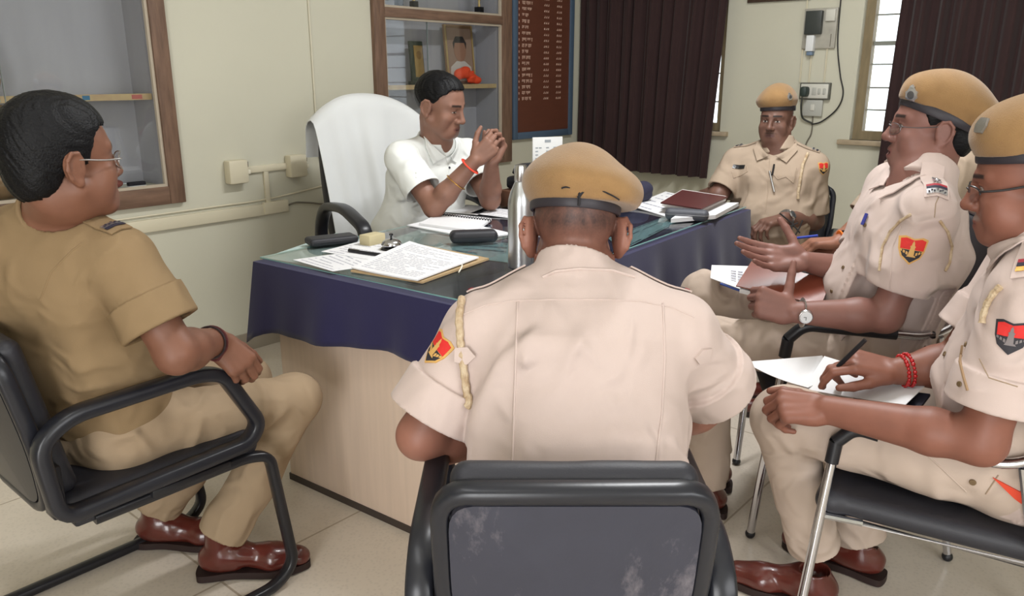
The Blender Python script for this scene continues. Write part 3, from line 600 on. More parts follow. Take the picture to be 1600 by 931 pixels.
def hand(S, w, f, n, side, curls, thumb, sc=1., spread=(0, 0, 0, 0), nails=None):
    """palm, five fingers; f along the palm, n out of the palm; curls: three bends per finger in degrees; thumb: (side, along, palm) direction and its bend"""
    f = nrm(f); n = nrm(n-f*(np.asarray(n)@f)); w = np.asarray(w, float); t = np.cross(f, n)*(1 if side == 'R' else -1)
    k = lambda a, b, c: np.asarray(w)+(f*a+t*b+n*c)*sc
    Rm = np.array([t, f, n]); S.box(k(.052, .0, .0), (.036*sc, .042*sc, .0125*sc), Rm, .012*sc, .012)
    for nm in 'imrl': a, b = FL[nm][:2]; S.cone(k(.012, b*.55, 0), k(a, b, -.001), .0125*sc, .0105*sc, .01)
    S.ball(k(.03, -.022, .008), (.014*sc, .03*sc, .011*sc), Rm, .012); S.ball(k(.034, .024, .01), (.014*sc, .028*sc, .012*sc), Rm, .012)
    for i, nm in enumerate('imrl'):
        a, b, l1, l2, l3 = FL[nm]; p = k(a, b, 0); th = 0; r = (.0102, .0092, .0082, .0068) if nm != 'l' else (.0088, .008, .007, .006)
        sd = math.radians(spread[i]); ff = nrm(f*math.cos(sd)+t*math.sin(sd))
        for j, L in enumerate((l1, l2, l3)):
            th += math.radians(curls[i][j]); d = ff*math.cos(th)+n*math.sin(th); q = p+d*L*sc
            S.cone(p, q, r[j]*sc, r[j+1]*sc, .0035 if j else .006); p = q
            if j == 2 and nails is not None: nails.append((q-d*.004*sc+(-ff*math.sin(th)*-1*-1+n*math.cos(th)*-1)*.006*sc, .0062*sc))
    d0, bnd = thumb; d = nrm(f*d0[1]+t*d0[0]+n*d0[2]); p = k(.022, .022, .006); e = nrm(f*bnd[1]+t*bnd[0]+n*bnd[2])
    for j, (L, ra, rb) in enumerate(((.04, .0145, .0118), (.034, .0115, .0102), (.028, .0102, .0078))):
        dd = nrm(d*(1-j*.5)+e*j*.5); q = p+dd*L*sc; S.cone(p, q, ra*sc, rb*sc, .009 if j == 0 else .004); p = q
    if nails is not None: nails.append((p-n*0, .0065*sc))
def elbow_arm(S, s, e, w, ru=.05, re=.041, rw=.0275):
    s, e, w = map(np.asarray, (s, e, w)); S.cone(s, e, ru, re, .02); m = e+(w-e)*.3
    S.cone(e, m, re, re+.003, .02); S.cone(m, w, re+.003, rw, .015)
SKIN = dict(rough=.5, spec=.45, bump=.06, bscale=900., vcol=True, mottle=.12, mscale=28.)
def body(name, J, o, hands):
    """one skin: head, neck, trunk and both arms"""
    S = Solid(); C = V(*J['hd']); R = o['R']; c = lambda x, y, z: C+V(x, y, z)@R
    k_ = o.get('k', 1.); HS = Solid(); head(HS, C, R, o); S.op(lambda p: HS.ev(C+(p-C)/k_)*k_, C-.165*k_, C+.165*k_, .006, 'u'); cz = c; c = lambda x, y, z: cz(x*k_, y*k_, z*k_); nk = V(*J['nk']); nr = o.get('neck', .058)
    S.cone(c(0, -.022, -.055), nk, nr-.004, nr+.004, .03); S.cone(c(0, .01, -.075), nk+(c(0, 1, 0)-C)*.02, nr-.012, nr-.004, .03)
    che, pel = V(*J['che']), V(*J['pel']); lat = nrm(V(*J['sR'])-V(*J['sL']))
    S.oval(pel, che, lat, .12, .08, .13, .085, .03); S.cone(nk, che, nr, .07, .03)
    for s in 'LR':
        S.cone(che, V(*J['s'+s]), .07, .05, .03); elbow_arm(S, J['s'+s], J['e'+s], J['w'+s], *o.get('arm', (.05, .041, .0275)))
    nails = []
    for s in 'LR': hand(S, J['w'+s], *hands[s][:2], s, *hands[s][2:], nails=nails)
    vs, fs = S.skin(o.get('h', .003), 1); col = face_colors(vs, C, R, o)
    m = mat('skin_'+o['tone'], o.get('skin', (150, 100, 78)), **SKIN)
    pel0 = V(pel[0], pel[1], 0.0)
    return mesh(name, vs, fs, m, None, True, pel0, None, col)
def hair(parent, C, R, o):
    k_ = o.get('k', 1.); S0 = Solid(); S = Solid(); c = lambda x, y, z: C+V(x, y, z)@R
    top = o.get('hair_top', .012); S0.ball(c(0, -.014, .045), (.0755+.006, .096+.009, .086+top), R, .01); S0.ball(c(0, .03, .055+top*.6), (.062, .058, .06), R, .03)
    S.op(lambda p: S0.ev(C+(p-C)/k_)*k_, C-.15*k_, C+.15*k_, .004, 'u')
    if o.get('nape'): S0.ball(c(0, -.062, -.02), (.058, .045, .055), R, .03)
    ky, kz = o.get('hairline', ([-.13, -.09, -.045, -.012, .004, .018, .045, .06, .12], [-.07, -.066, -.05, .016, .002, .0, .062, .074, .082]))
    def cut(p):
        q = (p-C)@R.T/k_; b = .002*np.sin(q@V(420, 60, 100)+3*np.sin(q@V(60, 90, 140))); return (np.interp(q[:, 1], ky, kz)+b-q[:, 2])*.6
    S.any(cut, np.full(3, -1e9), np.full(3, 1e9), .004)
    def post(p, d):
        q = (p-C)@R.T; return d+.0011*np.sin(q@V(340, 60, 160)+2.6*np.sin(q@V(50, 80, 70)))*np.sin(q@V(70, 40, 30))+.0009*np.sin(q@V(820, 120, 360)+2*np.sin(q@V(90, 60, 80)))
    S.post = post; vs, fs = S.skin(.003, 1)
    return mesh('hair', vs, fs, mat('black_hair', (9, 9, 12), .5, spec=.25, bump=.5, bscale=260, stretch=(1, .25, 1)), parent)
def beret(parent, C, R, b):
    """b: tilt (deg, back lower), roll, centre height, crown list [(centre, radii)]; the frame sits on the headband"""
    k_ = b.get('sc', 1.); b = {**b, 'c': [v*k_ for v in b['c']], 'band': [v*k_ for v in b.get('band', (.08, .102))], 'crown': [([v*k_ for v in p], [v*k_ for v in q]) for p, q in b['crown']]}
    t, r = math.radians(b['tilt']), math.radians(b.get('roll', 0)); c0 = C+V(*b['c'])@R
    f = nrm(R[1]*math.cos(t)+R[2]*math.sin(t)); u = nrm(np.cross(R[0], f)); x = nrm(R[0]*math.cos(r)-u*math.sin(r)); u = np.cross(x, f); Q = np.array([x, f, u])
    c = lambda a, b_, z: c0+V(a, b_, z)@Q
    bx, by = b.get('band', (.08, .102)); S = Solid()
    S.oval(c(0, 0, .012), c(0, 0, .035), x, bx, by, bx+.006, by+.006, .02)
    for cc, rad in b['crown']: S.ball(c(*cc), rad, Q, b.get('k', .035))
    S.plane(c(0, 0, .004), -u, .004); S.oval(c(0, 0, -.04), c(0, 0, .012), x, bx-.006, by-.006, bx-.01, by-.01, .006, 's')
    fo = folds(b.get('seed', 5), .0035, .16); S.post = lambda p, d: d+fo(p)-.0015
    vs, fs = S.skin(.003, 2)
    o = mesh('beret', vs, fs, mat('khaki_wool_felt', b.get('color', (196, 148, 86)), .95, spec=.15, bump=.35, bscale=420, mottle=.12, mscale=30, sheen=.25), parent)
    pts = [c(math.cos(a)*(bx+.001), math.sin(a)*(by+.001), 0) for a in np.linspace(0, 2*math.pi, 49)[:-1]]
    MB().tube(pts, 1, 10, True, flat=(.0045, .0115), up=u).build('beret_band', mat('dark_leather_band', b.get('bandc', (44, 40, 46)), .5), o)
    if b.get('knot'):
        a = b['knot']; q = c(math.cos(a)*(bx+.012), math.sin(a)*(by+.012), .004); tx = nrm(-x*math.sin(a)*bx+f*math.cos(a)*by); m = MB(); out = nrm(q-c0)
        m.tube([q-tx*.003, q+u*.012+tx*.004+out*.002, q+u*.016-tx*.022+out*.003, q+u*.013-tx*.032+out*.004], .0017, 6, smooth=5)
        m.tube([q, q+u*.013+tx*.01+out*.002, q+u*.017+tx*.03+out*.001, q+u*.009+tx*.055, q+u*.002+tx*.07-out*.002], .0015, 6, smooth=5); m.tube([q-u*.014, q+u*.012], .0026, 6)
        m.build('band_cord', mat('black_cord', (24, 22, 26), .7), o)
    return o, Q, c0
def torso_frame(J):
    lat = nrm(V(*J['sR'])-V(*J['sL'])); up = nrm(V(*J['che'])-V(*J['pel'])); f = nrm(np.cross(up, lat)); return lat, f, nrm(np.cross(lat, f))
def shirt(parent, J, o, m):
    S = Solid(); lat, f, up = torso_frame(J); pel, che, nk = V(*J['pel']), V(*J['che']), V(*J['nk']); bl = o.get('belly', .0); w = o.get('wide', 0.)
    wst = pel+(che-pel)*.42; hi = pel+(che-pel)*o.get('hem', .12); top = pel+(che-pel)*.84
    S.oval(hi+f*.01, wst+f*(.012+bl*.5), lat, .164+w+bl*.5, .118+bl*.6, .16+w+bl*.6, .115+bl, .03, e=2.3)
    S.oval(wst+f*(.012+bl*.5), top+f*.005, lat, .16+w+bl*.6, .115+bl, .172+w, .122, .03, e=2.3)
    S.oval(top+f*.005, che+up*.02-f*.008, lat, .172+w, .122, .12, .075, .04, e=2.3)
    for s in 'LR':
        sh = V(*J['s'+s]); S.cone(nk-up*.012, sh+up*.012, .052, .054, .04); S.cone(sh, top, .062, .1, .04)
    fn = o.get('neck', .058); col = o.get('collar', .036)
    f1 = folds(o.get('seed', 1), o.get('fold', .006)*1.9, .21); f2 = folds(o.get('seed', 1)+9, .0055, .085)
    for s in 'LR':
        sh, el = V(*J['s'+s]), V(*J['e'+s]); L = o.get('sleeve', .7); a, b = o.get('sleeve_r', (.066, .076)); hem = sh+(el-sh)*L; ax = nrm(el-sh)
        S.cone(sh, hem+ax*.03, a, b, o.get('ks', .018))
        if o.get('cuff'): S.band(hem-ax*.072, hem+ax*.03, b+.005, b+.010, .0015)
    nd = nrm(V(*J['hd'])-up*.06-f*.02-nk); S.cone(nk-up*.05-f*.004, nk-up*.02-f*.004, .078, .07, .02)
    S.band(nk-nd*.03, nk+nd*col, fn+.024, fn+.0165, .003)                                              # collar
    S.cone(nk-nd*.015, nk+nd*.12, fn+.0075, fn+.0075, .002, 's')
    S.cone(nk+f*.075+up*.06, nk+f*.1-up*.05, .052, .006, .005, 's')
    for s in 'LR':
        sh, el = V(*J['s'+s]), V(*J['e'+s]); L = o.get('sleeve', .7); hem = sh+(el-sh)*L; ax = nrm(el-sh); b = o.get('sleeve_r', (.066, .076))[1]
        S.any((lambda hem, ax, sh: lambda p: np.minimum(np.where((p-sh)@ax > .05, (p-hem)@ax, -1.), (b+.035)-np.linalg.norm((p-hem)-((p-hem)@ax)[:, None]*ax, axis=1)))(hem, ax, sh), np.full(3, -1e9), np.full(3, 1e9), .002)
        S.cone(hem-ax*.05, hem+ax*.06, b-.012, b-.004, .003, 's')
    S.plane(hi-up*.06, -up, .004)
    if o.get('cut'): S.plane(*o['cut'])
    wz = lambda p: np.clip(1.3-np.abs((p-wst)@up)/.3, .3, 1.)*np.clip((np.linalg.norm(p-nk, axis=1)-.085)/.05, 0, 1)
    hems = []
    for s in 'LR':
        sh, el = V(*J['s'+s]), V(*J['e'+s]); hems.append((sh+(el-sh)*o.get('sleeve', .7), nrm(el-sh)))
    def post(p, d):
        w_ = wz(p)
        for hm, ax in hems:
            q = p-hm; t = q@ax; r = np.linalg.norm(q-t[:, None]*ax, axis=1); w_ = w_*np.where((r < .13) & (t > -.05), np.clip(-t/.05, 0, 1), 1.)
        return d-(f1(p)+f2(p)-.001)*w_
    S.post = post
    vs, fs = S.skin(o.get('hs', .004), 1)
    return mesh('shirt', vs, fs, m, parent)
def trousers(parent, J, o, m):
    S = Solid(); lat, f, up = torso_frame(J); pel, che = V(*J['pel']), V(*J['che']); hL, hR = V(*J['hL']), V(*J['hR']); t = o.get('thigh', .085)
    S.oval(pel-up*.0, pel+(che-pel)*.2+f*.008, lat, .165, .115, .158, .112, .03, e=2.3); S.cone(hL, hR, t+.005, t+.005, .03)
    for s in 'LR':
        h, k, a = V(*J['h'+s]), V(*J['k'+s]), V(*J['a'+s]); r = o.get('knee', .068)
        S.cone(h, k, t, r, .03); e = a+(k-a)*o.get('leg_end', .02); S.cone(k, e, r, o.get('cuffr', .062), .025); S.cone(e-(nrm(a-k))*.05, e+nrm(a-k)*.05, o.get('cuffr', .062), o.get('cuffr', .062)+.003, .02)
        ax = nrm(a-k); S.any((lambda e, ax, k: lambda p: np.where((p-k)@ax > .15, np.where(np.linalg.norm((p-e)-((p-e)@ax)[:, None]*ax, axis=1) < .12, (p-e)@ax, -1.), -1.))(e, ax, k), np.full(3, -1e9), np.full(3, 1e9), .002)
        S.cone(e-ax*.04, e+ax*.08, o.get('cuffr', .062)-.008, o.get('cuffr', .062)-.006, .003, 's')
    f1 = folds(o.get('seed', 1)+3, .013, .2); f2 = folds(o.get('seed', 1)+4, .005, .085); S.post = lambda p, d: d-f1(p)-f2(p)+.003
    vs, fs = S.skin(.0045, 1)
    return mesh('trousers', vs, fs, m, parent)
def shoe(parent, ank, toe, m, ms, boot=.0, sc=1.):
    """toe gives the way the foot points; rests on the floor"""
    a = V(*ank); d = nrm(V(toe[0]-a[0], toe[1]-a[1], 0)); z = V(0, 0, 1); r = np.cross(d, z); c = lambda x, y, h: V(a[0], a[1], 0)+(r*x+d*y)*sc+z*h; pit = o_pitch = 0
    S = Solid(); S.cone(c(0, -.035, .058), c(0, .02, .062), .036, .038, .02); S.cone(c(0, .0, .065), c(0, .12, .042), .04, .034, .03); S.cone(c(-.012, .12, .04), c(.0, .185, .036), .034, .026, .03); S.cone(c(.014, .12, .04), c(.0, .185, .036), .03, .026, .02)
    S.cone(c(0, -.012, .06), c(0, -.005, .1+boot), .038, .042, .015); S.plane(c(0, 0, .022), -z, .004); S.plane(c(0, 0, .105+boot), z+d*.12, .003); S.cone(c(0, -.008, .09+boot), c(0, -.005, .16+boot), .036, .038, .004, 's')
    f1 = folds(11, .003, .07); S.post = lambda p, q: q+f1(p)-.001
    vs, fs = S.skin(.0035, 1); o = mesh('shoe', vs, fs, m, parent)
    pr = [(-.03, -.072), (.03, -.072), (.04, -.04), (.036, .02), (.05, .11), (.044, .165), (.02, .208), (-.004, .214), (-.026, .2), (-.044, .15), (-.046, .1), (-.036, .02), (-.04, -.04)]
    q, _ = spline([(x*sc*.94, y*sc, 0) for x, y in pr], 1, 5, True); MB().prism([(x, y) for x, y, _ in q], .02, V(a[0], a[1], .004), np.array([r, d, z])).build('sole', ms, o)
    return o
def project(tree, pts, dirn, lift=.0015, miss=None):
    out = []; d = Vector(nrm(dirn))
    for p in pts:
        h = tree.ray_cast(Vector(p)-d*.25, d, .6)
        if h[0] is None: h = tree.find_nearest(Vector(p)); 
        n = np.array(h[1]); n = n if n@np.array(d) < 0 else -n; out.append(np.array(h[0])+n*lift)
    return np.array(out)
def seen(tree, px, py, lift=.0):
    """the place on a surface met by the sight line of a pixel, and its normal"""
    h = tree.ray_cast(Vector(CO), Vector(nrm(ray(px, py))), 8)
    if h[0] is None: return None
    n = nrm(np.array(h[1])); n = -n if n@ray(px, py) > 0 else n
    return np.array(h[0])+n*lift, n
def patch(tree, px, py, outline, size, m, name, parent, upv=(0, 0, 1), thick=.0025, rot=0., at=None, hard=False):
    """cloth badge laid on a garment: outline in unit coordinates, bent to the surface below it"""
    if at is None:
        h = seen(tree, px, py)
        if h is None: return None
        p, n = h
    else: p, n = at
    x = nrm(np.cross(upv, n)); y = np.cross(n, x); cr, sr = math.cos(rot), math.sin(rot); x, y = x*cr+y*sr, y*cr-x*sr
    bm = bmesh.new(); bm.faces.new([bm.verts.new((a*size, b*size, 0)) for a, b in outline]); bmesh.ops.triangulate(bm, faces=bm.faces[:])
    for _ in range(2): bmesh.ops.subdivide_edges(bm, edges=[e for e in bm.edges if e.calc_length() > size*.22], cuts=1, use_grid_fill=False)
    bmesh.ops.triangulate(bm, faces=bm.faces[:]); bm.verts.index_update()
    co = np.array([v.co for v in bm.verts]); fs = [[v.index for v in f.verts] for f in bm.faces]; bd = [(e.verts[0].index, e.verts[1].index) for e in bm.edges if e.is_boundary]; bm.free()
    base = []
    for a, b, _ in co:
        q = p+x*a+y*b; hh = tree.ray_cast(Vector(q+n*.05), Vector(-n), .12); base.append(np.array(hh[0]) if hh[0] is not None and not hard else q)
    base = np.array(base); N = len(base); vs = np.vstack([base+n*thick, base-n*.001])
    fs2 = fs+[[i+N for i in f[::-1]] for f in fs]+[[a, b, b+N, a+N] for a, b in bd]
    return mesh(name, vs, fs2, m, parent, False)

def strip(tree, pts, width, dirn, name, m, parent, lift=.0012, thick=.0016, sub=6, smooth=True):
    """ribbon laid on a surface: the line is dropped along dirn onto it"""
    q, _ = spline(pts, 1, sub) if len(pts) > 2 else (np.array([mid_(pts[0], pts[1], t) for t in np.linspace(0, 1, sub*2)]), 0); d = nrm(dirn); tg = np.gradient(q, axis=0); nw = 3 if width > .008 else 2; g = []
    for a, t in zip(q, tg):
        s = nrm(np.cross(d, t)); g.append(project(tree, [a+s*width*(k/(nw-1)-.5) for k in range(nw)], d, lift+thick))
    return MB().sheet(np.array(g) if np.dot(np.cross(g[1][0]-g[0][0], g[0][-1]-g[0][0]), d) < 0 else np.array(g)[:, ::-1], thick).build(name, m, parent, smooth, 80)
def mid_(a, b, t): return np.asarray(a, float)+(np.asarray(b, float)-np.asarray(a, float))*t
def on(tree, pxs, lift=0.):
    """places on a surface seen at those pixels"""
    out = []
    for x, y in pxs:
        h = seen(tree, x, y, lift)
        if h is not None: out.append(h[0])
    return np.array(out)
def seam(tree, pxs, name, m, parent, r=.0016, lift=.0):
    """stitched line or cord lying on a garment"""
    n = []
    for (x0, y0), (x1, y1) in zip(pxs[:-1], pxs[1:]):
        for t in np.linspace(0, 1, 9)[:-1]: n.append((x0+(x1-x0)*t, y0+(y1-y0)*t))
    n.append(pxs[-1]); q = on(tree, n, lift)
    if len(q) < 2: return None
    keep = [q[0]]
    for p in q[1:]:
        if np.linalg.norm(p-keep[-1]) < .06: keep.append(p)
    return MB().tube(keep, r, 6).build(name, m, parent) if len(keep) > 1 else None
SHIELD = [(-.5, .46), (-.3, .52), (0, .44), (.3, .52), (.5, .46), (.46, .0), (.36, -.28), (0, -.56), (-.36, -.28), (-.46, .0)]
def shoulder_badge(tree, px, py, size, parent, rot=0., at=None, dull=0):
    g = mat('gold_thread', (204, 160, 92), .6); r = mat('badge_red', (206, 44, 40), .7); k = mat('badge_dark', (42, 40, 46), .7); up = (0, 0, 1)
    b = patch(tree, px, py, SHIELD, size, k if dull else g, 'shoulder_patch', parent, up, .002, rot, at)
    if b is None: return
    sc = lambda pts: [(x*.86, y*.86) for x, y in pts]
    patch(tree, px, py, sc([(-.5, .46), (-.3, .52), (0, .44), (.3, .52), (.5, .46), (.47, .02), (-.47, .02)]), size, r, 'red_field', b, up, .0028, rot, at)
    patch(tree, px, py, sc([(-.47, .0), (.47, .0), (.36, -.28), (0, -.56), (-.36, -.28)]), size, k, 'dark_field', b, up, .0028, rot, at)
    tw = mat('badge_grey', (120, 112, 112), .6) if dull else g
    patch(tree, px, py, [(-.17, -.26), (.17, -.26), (.13, -.2), (.09, -.2), (.075, .1), (.1, .14), (.05, .18), (.04, .27), (0, .36), (-.04, .27), (-.05, .18), (-.1, .14), (-.075, .1), (-.09, -.2), (-.13, -.2)], size, tw, 'tower_emblem', b, up, .0036, rot, at)
    for sx in (-1, 1):
        for i in range(3): a = .14+.1*i; patch(tree, px, py, [(sx*a, -.2+.055*i), (sx*(a+.07), -.16+.055*i), (sx*(a+.06), -.05+.03*i), (sx*(a-.0), -.09+.04*i)][::sx], size, tw, 'badge_lettering', b, up, .0036, rot, at)
    return b
def star(n=5, r0=.5, r1=.22): return [((r0 if i % 2 == 0 else r1)*math.sin(math.pi*i/n), (r0 if i % 2 == 0 else r1)*math.cos(math.pi*i/n)) for i in range(2*n)]
def ring(c, ax, r, t, name, m, parent, flat=None, seg=28, oval=1.):
    ax = nrm(ax); a = nrm(np.cross(ax, (0, 0, 1) if abs(ax[2]) < .9 else (1, 0, 0))); b = np.cross(ax, a); pts = [np.asarray(c)+a*r*math.cos(q)*oval+b*r*math.sin(q) for q in np.linspace(0, 2*math.pi, seg+1)[:-1]]
    return MB().tube(pts, 1 if flat else t, 8, True, flat=flat, up=ax).build(name, m, parent)
def snug(tree, c, ax, name, m, parent, t=.002, flat=None, seg=30, lift=.001):
    """band that follows the arm it is worn on"""
    ax = nrm(ax); a = nrm(np.cross(ax, (0, 0, 1) if abs(ax[2]) < .9 else (1, 0, 0))); b = np.cross(ax, a); pts = []
    for q in np.linspace(0, 2*math.pi, seg+1)[:-1]:
        d = a*math.cos(q)+b*math.sin(q); h = tree.ray_cast(Vector(np.asarray(c)+d*.09), Vector(-d), .09); pts.append((np.array(h[0]) if h[0] is not None else np.asarray(c)+d*.03)+d*(lift+t))
    return MB().tube(pts, 1 if flat else t, 8, True, flat=flat, up=ax).build(name, m, parent), pts
def glasses(parent, C, R, m, rim=.0013, lens=(.0255, .0185), half=False, tw=.0015, tint=(.92, .94, .95)):
    c = lambda x, y, z: C+V(x, y, z)@R; lw, lh = lens; M = MB(); ol = [(math.copysign(abs(math.cos(a))**.7, math.cos(a))*lw, math.copysign(abs(math.sin(a))**.75, math.sin(a))*lh) for a in np.linspace(0, 2*math.pi, 33)[:-1]]; yy = lambda x: .109-6.*max(abs(x)-.03, 0)**1.6
    for s in (-1, 1):
        pts = [c(s*.0335+x, yy(s*.0335+x), -.003+z) for x, z in ol]
        if half: q = [p for p, (x, z) in zip(pts, ol) if z > -.004]; q = sorted(q, key=lambda p: (p-C)@R[0]); M.tube(q, rim, 8)
        elif rim: M.tube(pts, rim, 8, True)
        M.tube([c(s*(.0335+lw), yy(.0335+lw), .004), c(s*.0735, .085, .005), c(s*.0775, .05, .006), c(s*.0815, .008, .012)], tw, 8, smooth=5); M.tube([c(s*.0815, .008, .012), c(s*.082, -.012, .012), c(s*.081, -.028, -.004)], tw, 8, smooth=4)
    M.tube([c(-.009, .108, .002), c(0, .113, .006), c(.009, .108, .002)], max(rim, .0012), 8, smooth=4); o = M.build('glasses', m, parent); gl = MATS.get('spectacle_lens') or thin_glass('spectacle_lens', tint, .06); MATS['spectacle_lens'] = gl
    for s in (-1, 1): MB().add([c(s*.0335+x, yy(s*.0335+x)+.0005, -.003+z) for x, z in ol], [list(range(len(ol)))]).build('lens', gl, o, smooth=False)
    return o
def collar_leaf(parent, J, m, o=None):
    lat, f, up = torso_frame(J); nk = V(*J['nk']); o = o or {}; w = o.get('w', .055); dr = o.get('drop', .075); fnk = o.get('neck', .058); tree = bvh(o['shirt'])
    for s in (-1, 1):
        nd = nrm(V(*J['hd'])-up*.06-f*.02-nk); cl = o.get('col', .036); A = nk+nd*(cl-.003)+lat*s*(fnk+.017)+f*.006; B = nk+f*(fnk+.036)-up*.032+lat*s*.012; Cc = nk+lat*s*.062+f*.1-up*dr*.75; D = nk+lat*s*.094+f*.035-up*.012; g = []
        for i in range(6):
            t = i/5; row = []
            for j in range(6):
                u = j/5; an = u*1.42; hA, hB = (A-nk)@up, (B-nk)@up; r_ = fnk+.018+.016*u; T_ = nk+lat*s*math.cos(an)*r_+f*math.sin(an)*r_+up*(hA+(hB-hA)*u**1.3)+f*(nd@f)*max(hA*(1-u), 0); row.append(T_*(1-t)+(D*(1-u)+Cc*u)*t+f*.006*math.sin(math.pi*t)*(1-u))
            g.append(row)
        g = np.array(g); q = project(tree, g[2:].reshape(-1, 3), -f*.8-up*.4, .006); g[2:] = q.reshape(4, 6, 3); g[1] = (g[0]+g[2])/2+nrm(lat*s+f)*.004; MB().sheet(g if s < 0 else g[:, ::-1], .003).build('collar', m, parent, sharp=80)
# ------------------------------------------------------------------ desk and what lies on it
T0 = V(1.405, 1.324, 0); TU = V(.9976, .0687, 0); TV = V(-.0687, .9976, 0); LU, LV, ZT = 1.916, .906, .778
RT = np.array([TU, TV, V(0, 0, 1)])
tp = lambda u, v, z: T0+TU*u+TV*v+V(0, 0, z)
LAM = mat('pale_wood_laminate', (212, 190, 171), .5, spec=.4, mottle=.1, mscale=5, stretch=(9, 9, .5), bump=.03, bscale=60)
desk = empty('office_desk', tp(LU/2, LV/2, 0)); tag(desk, 'large office desk with pale laminate end panels under a navy cloth', 'desk')
MB().box(tp(LU/2, LV/2, .755), (LU-.02, LV-.02, .03), RT, .003).build('desktop', LAM, desk)
MB().box(tp(.05, LV/2-.0, .38), (.024, LV-.09, .72), RT, .002).build('end_panel', LAM, desk); MB().box(tp(LU-.05, LV/2, .38), (.024, LV-.09, .72), RT, .002).build('end_panel', LAM, desk)
MB().box(tp(LU/2, .42, .42), (LU-.13, .02, .64), RT, .002).build('modesty_panel', LAM, desk)
for u_ in (.05, LU-.05): MB().box(tp(u_, LV/2, .012), (.03, LV-.08, .024), RT).build('kick_strip', mat('dark_kick_strip', (60, 50, 44), .6), desk, smooth=False)
# tablecloth
NAVY = mat('navy_tablecloth', (38, 36, 74), .8, spec=.25, sheen=.2, bump=.1, bscale=600, mottle=.12, mscale=4)
def cloth():
    per = []; c = .02
    def side(a, b, n): 
        for i in range(n): t = i/n; per.append((a[0]+(b[0]-a[0])*t, a[1]+(b[1]-a[1])*t))
    side((0, 0), (LU, 0), 60); side((LU, 0), (LU, LV), 30); side((LU, LV), (0, LV), 60); side((0, LV), (0, 0), 30)
    per = np.array(per); n = len(per); cen = V(LU/2, LV/2); rows = []
    corners = [(0, 0), (LU, 0), (LU, LV), (0, LV)]; nrmls = []
    for u, v in per:
        d = V(0, 0.)
        if v <= 1e-6: d[1] = -1
        if u >= LU-1e-6: d[0] = 1
        if v >= LV-1e-6: d[1] = 1
        if u <= 1e-6: d[0] = -1
        nrmls.append(d/np.linalg.norm(d))
    nrmls = np.array(nrmls)
    for _ in range(3): nrmls = (np.roll(nrmls, 1, 0)+nrmls*2+np.roll(nrmls, -1, 0)); nrmls /= np.linalg.norm(nrmls, axis=1)[:, None]
    drops = []
    for u, v in per:
        dc = min(math.hypot(u-a, v-b) for a, b in corners); side_v = v <= 1e-6
        base = .19 if u < .3 else .235
        if side_v: base = .235+.02*math.sin(u*5)
        drops.append(base+.085*math.exp(-dc/.06)-(.02*math.sin(v*7) if u < .01 else 0))
    drops = np.array(drops); s = np.arange(n)
    rows.append([(cen[0]+(u-cen[0])*.4, cen[1]+(v-cen[1])*.4, 0) for u, v in per]); rows.append([(u-nn[0]*.01, v-nn[1]*.01, 0) for (u, v), nn in zip(per, nrmls)])
    for k in range(11):
        t = k/10; out = .004+.028*t; rip = .010*t*np.sin(s*.55+1.3*np.sin(s*.13))+.006*t*np.sin(s*1.1)
        rows.append([(u+nn[0]*(out+rp), v+nn[1]*(out+rp), -.003-(dr-.003)*t) for (u, v), nn, rp, dr in zip(per, nrmls, rip, drops)])
    vs = []; fs = []
    for r_ in rows: vs += [tp(a, b, ZT-.002+z) for a, b, z in r_]
    for i in range(len(rows)-1):
        for j in range(n): fs.append([i*n+j, i*n+(j+1) % n, (i+1)*n+(j+1) % n, (i+1)*n+j])
    fs.append(list(range(n)))
    o = mesh('tablecloth', vs, [f[::-1] for f in fs], NAVY, None, True, tp(LU/2, LV/2, ZT-.3), 60); md = o.modifiers.new('thickness', 'SOLIDIFY'); md.thickness = .002; md.offset = -1
    tag(o, 'navy blue cloth hanging over the edges of the desk', 'tablecloth')
cloth()
def desk_glass():
    m = mat('clear_desk_glass', (216, 236, 232), .03, spec=.8, trans=1.0, ior=1.5)
    o = MB().box(tp(LU/2-.0, LV/2, ZT+.0065), (LU-.03, LV-.03, .005), RT, .0015).build('glass_sheet', thin_glass('desk_glass', (.95, .97, .97), .06, .04, 4.2)); tag(o, 'clear glass sheet covering the navy tablecloth', 'glass')
    MB().tube([tp(.014, .014, ZT+.0065), tp(LU-.014, .014, ZT+.0065), tp(LU-.014, LV-.014, ZT+.0065), tp(.014, LV-.014, ZT+.0065)], .0026, 6, True).build('ground_edge', mat('green_glass_edge', (120, 160, 158), .2, spec=.7), o)
desk_glass()
ZG = ZT+.0095
PAPER = mat('white_paper', (226, 226, 228), .8, spec=.2, mottle=.03, mscale=30); INK = mat('grey_print', (168, 168, 180), .8)
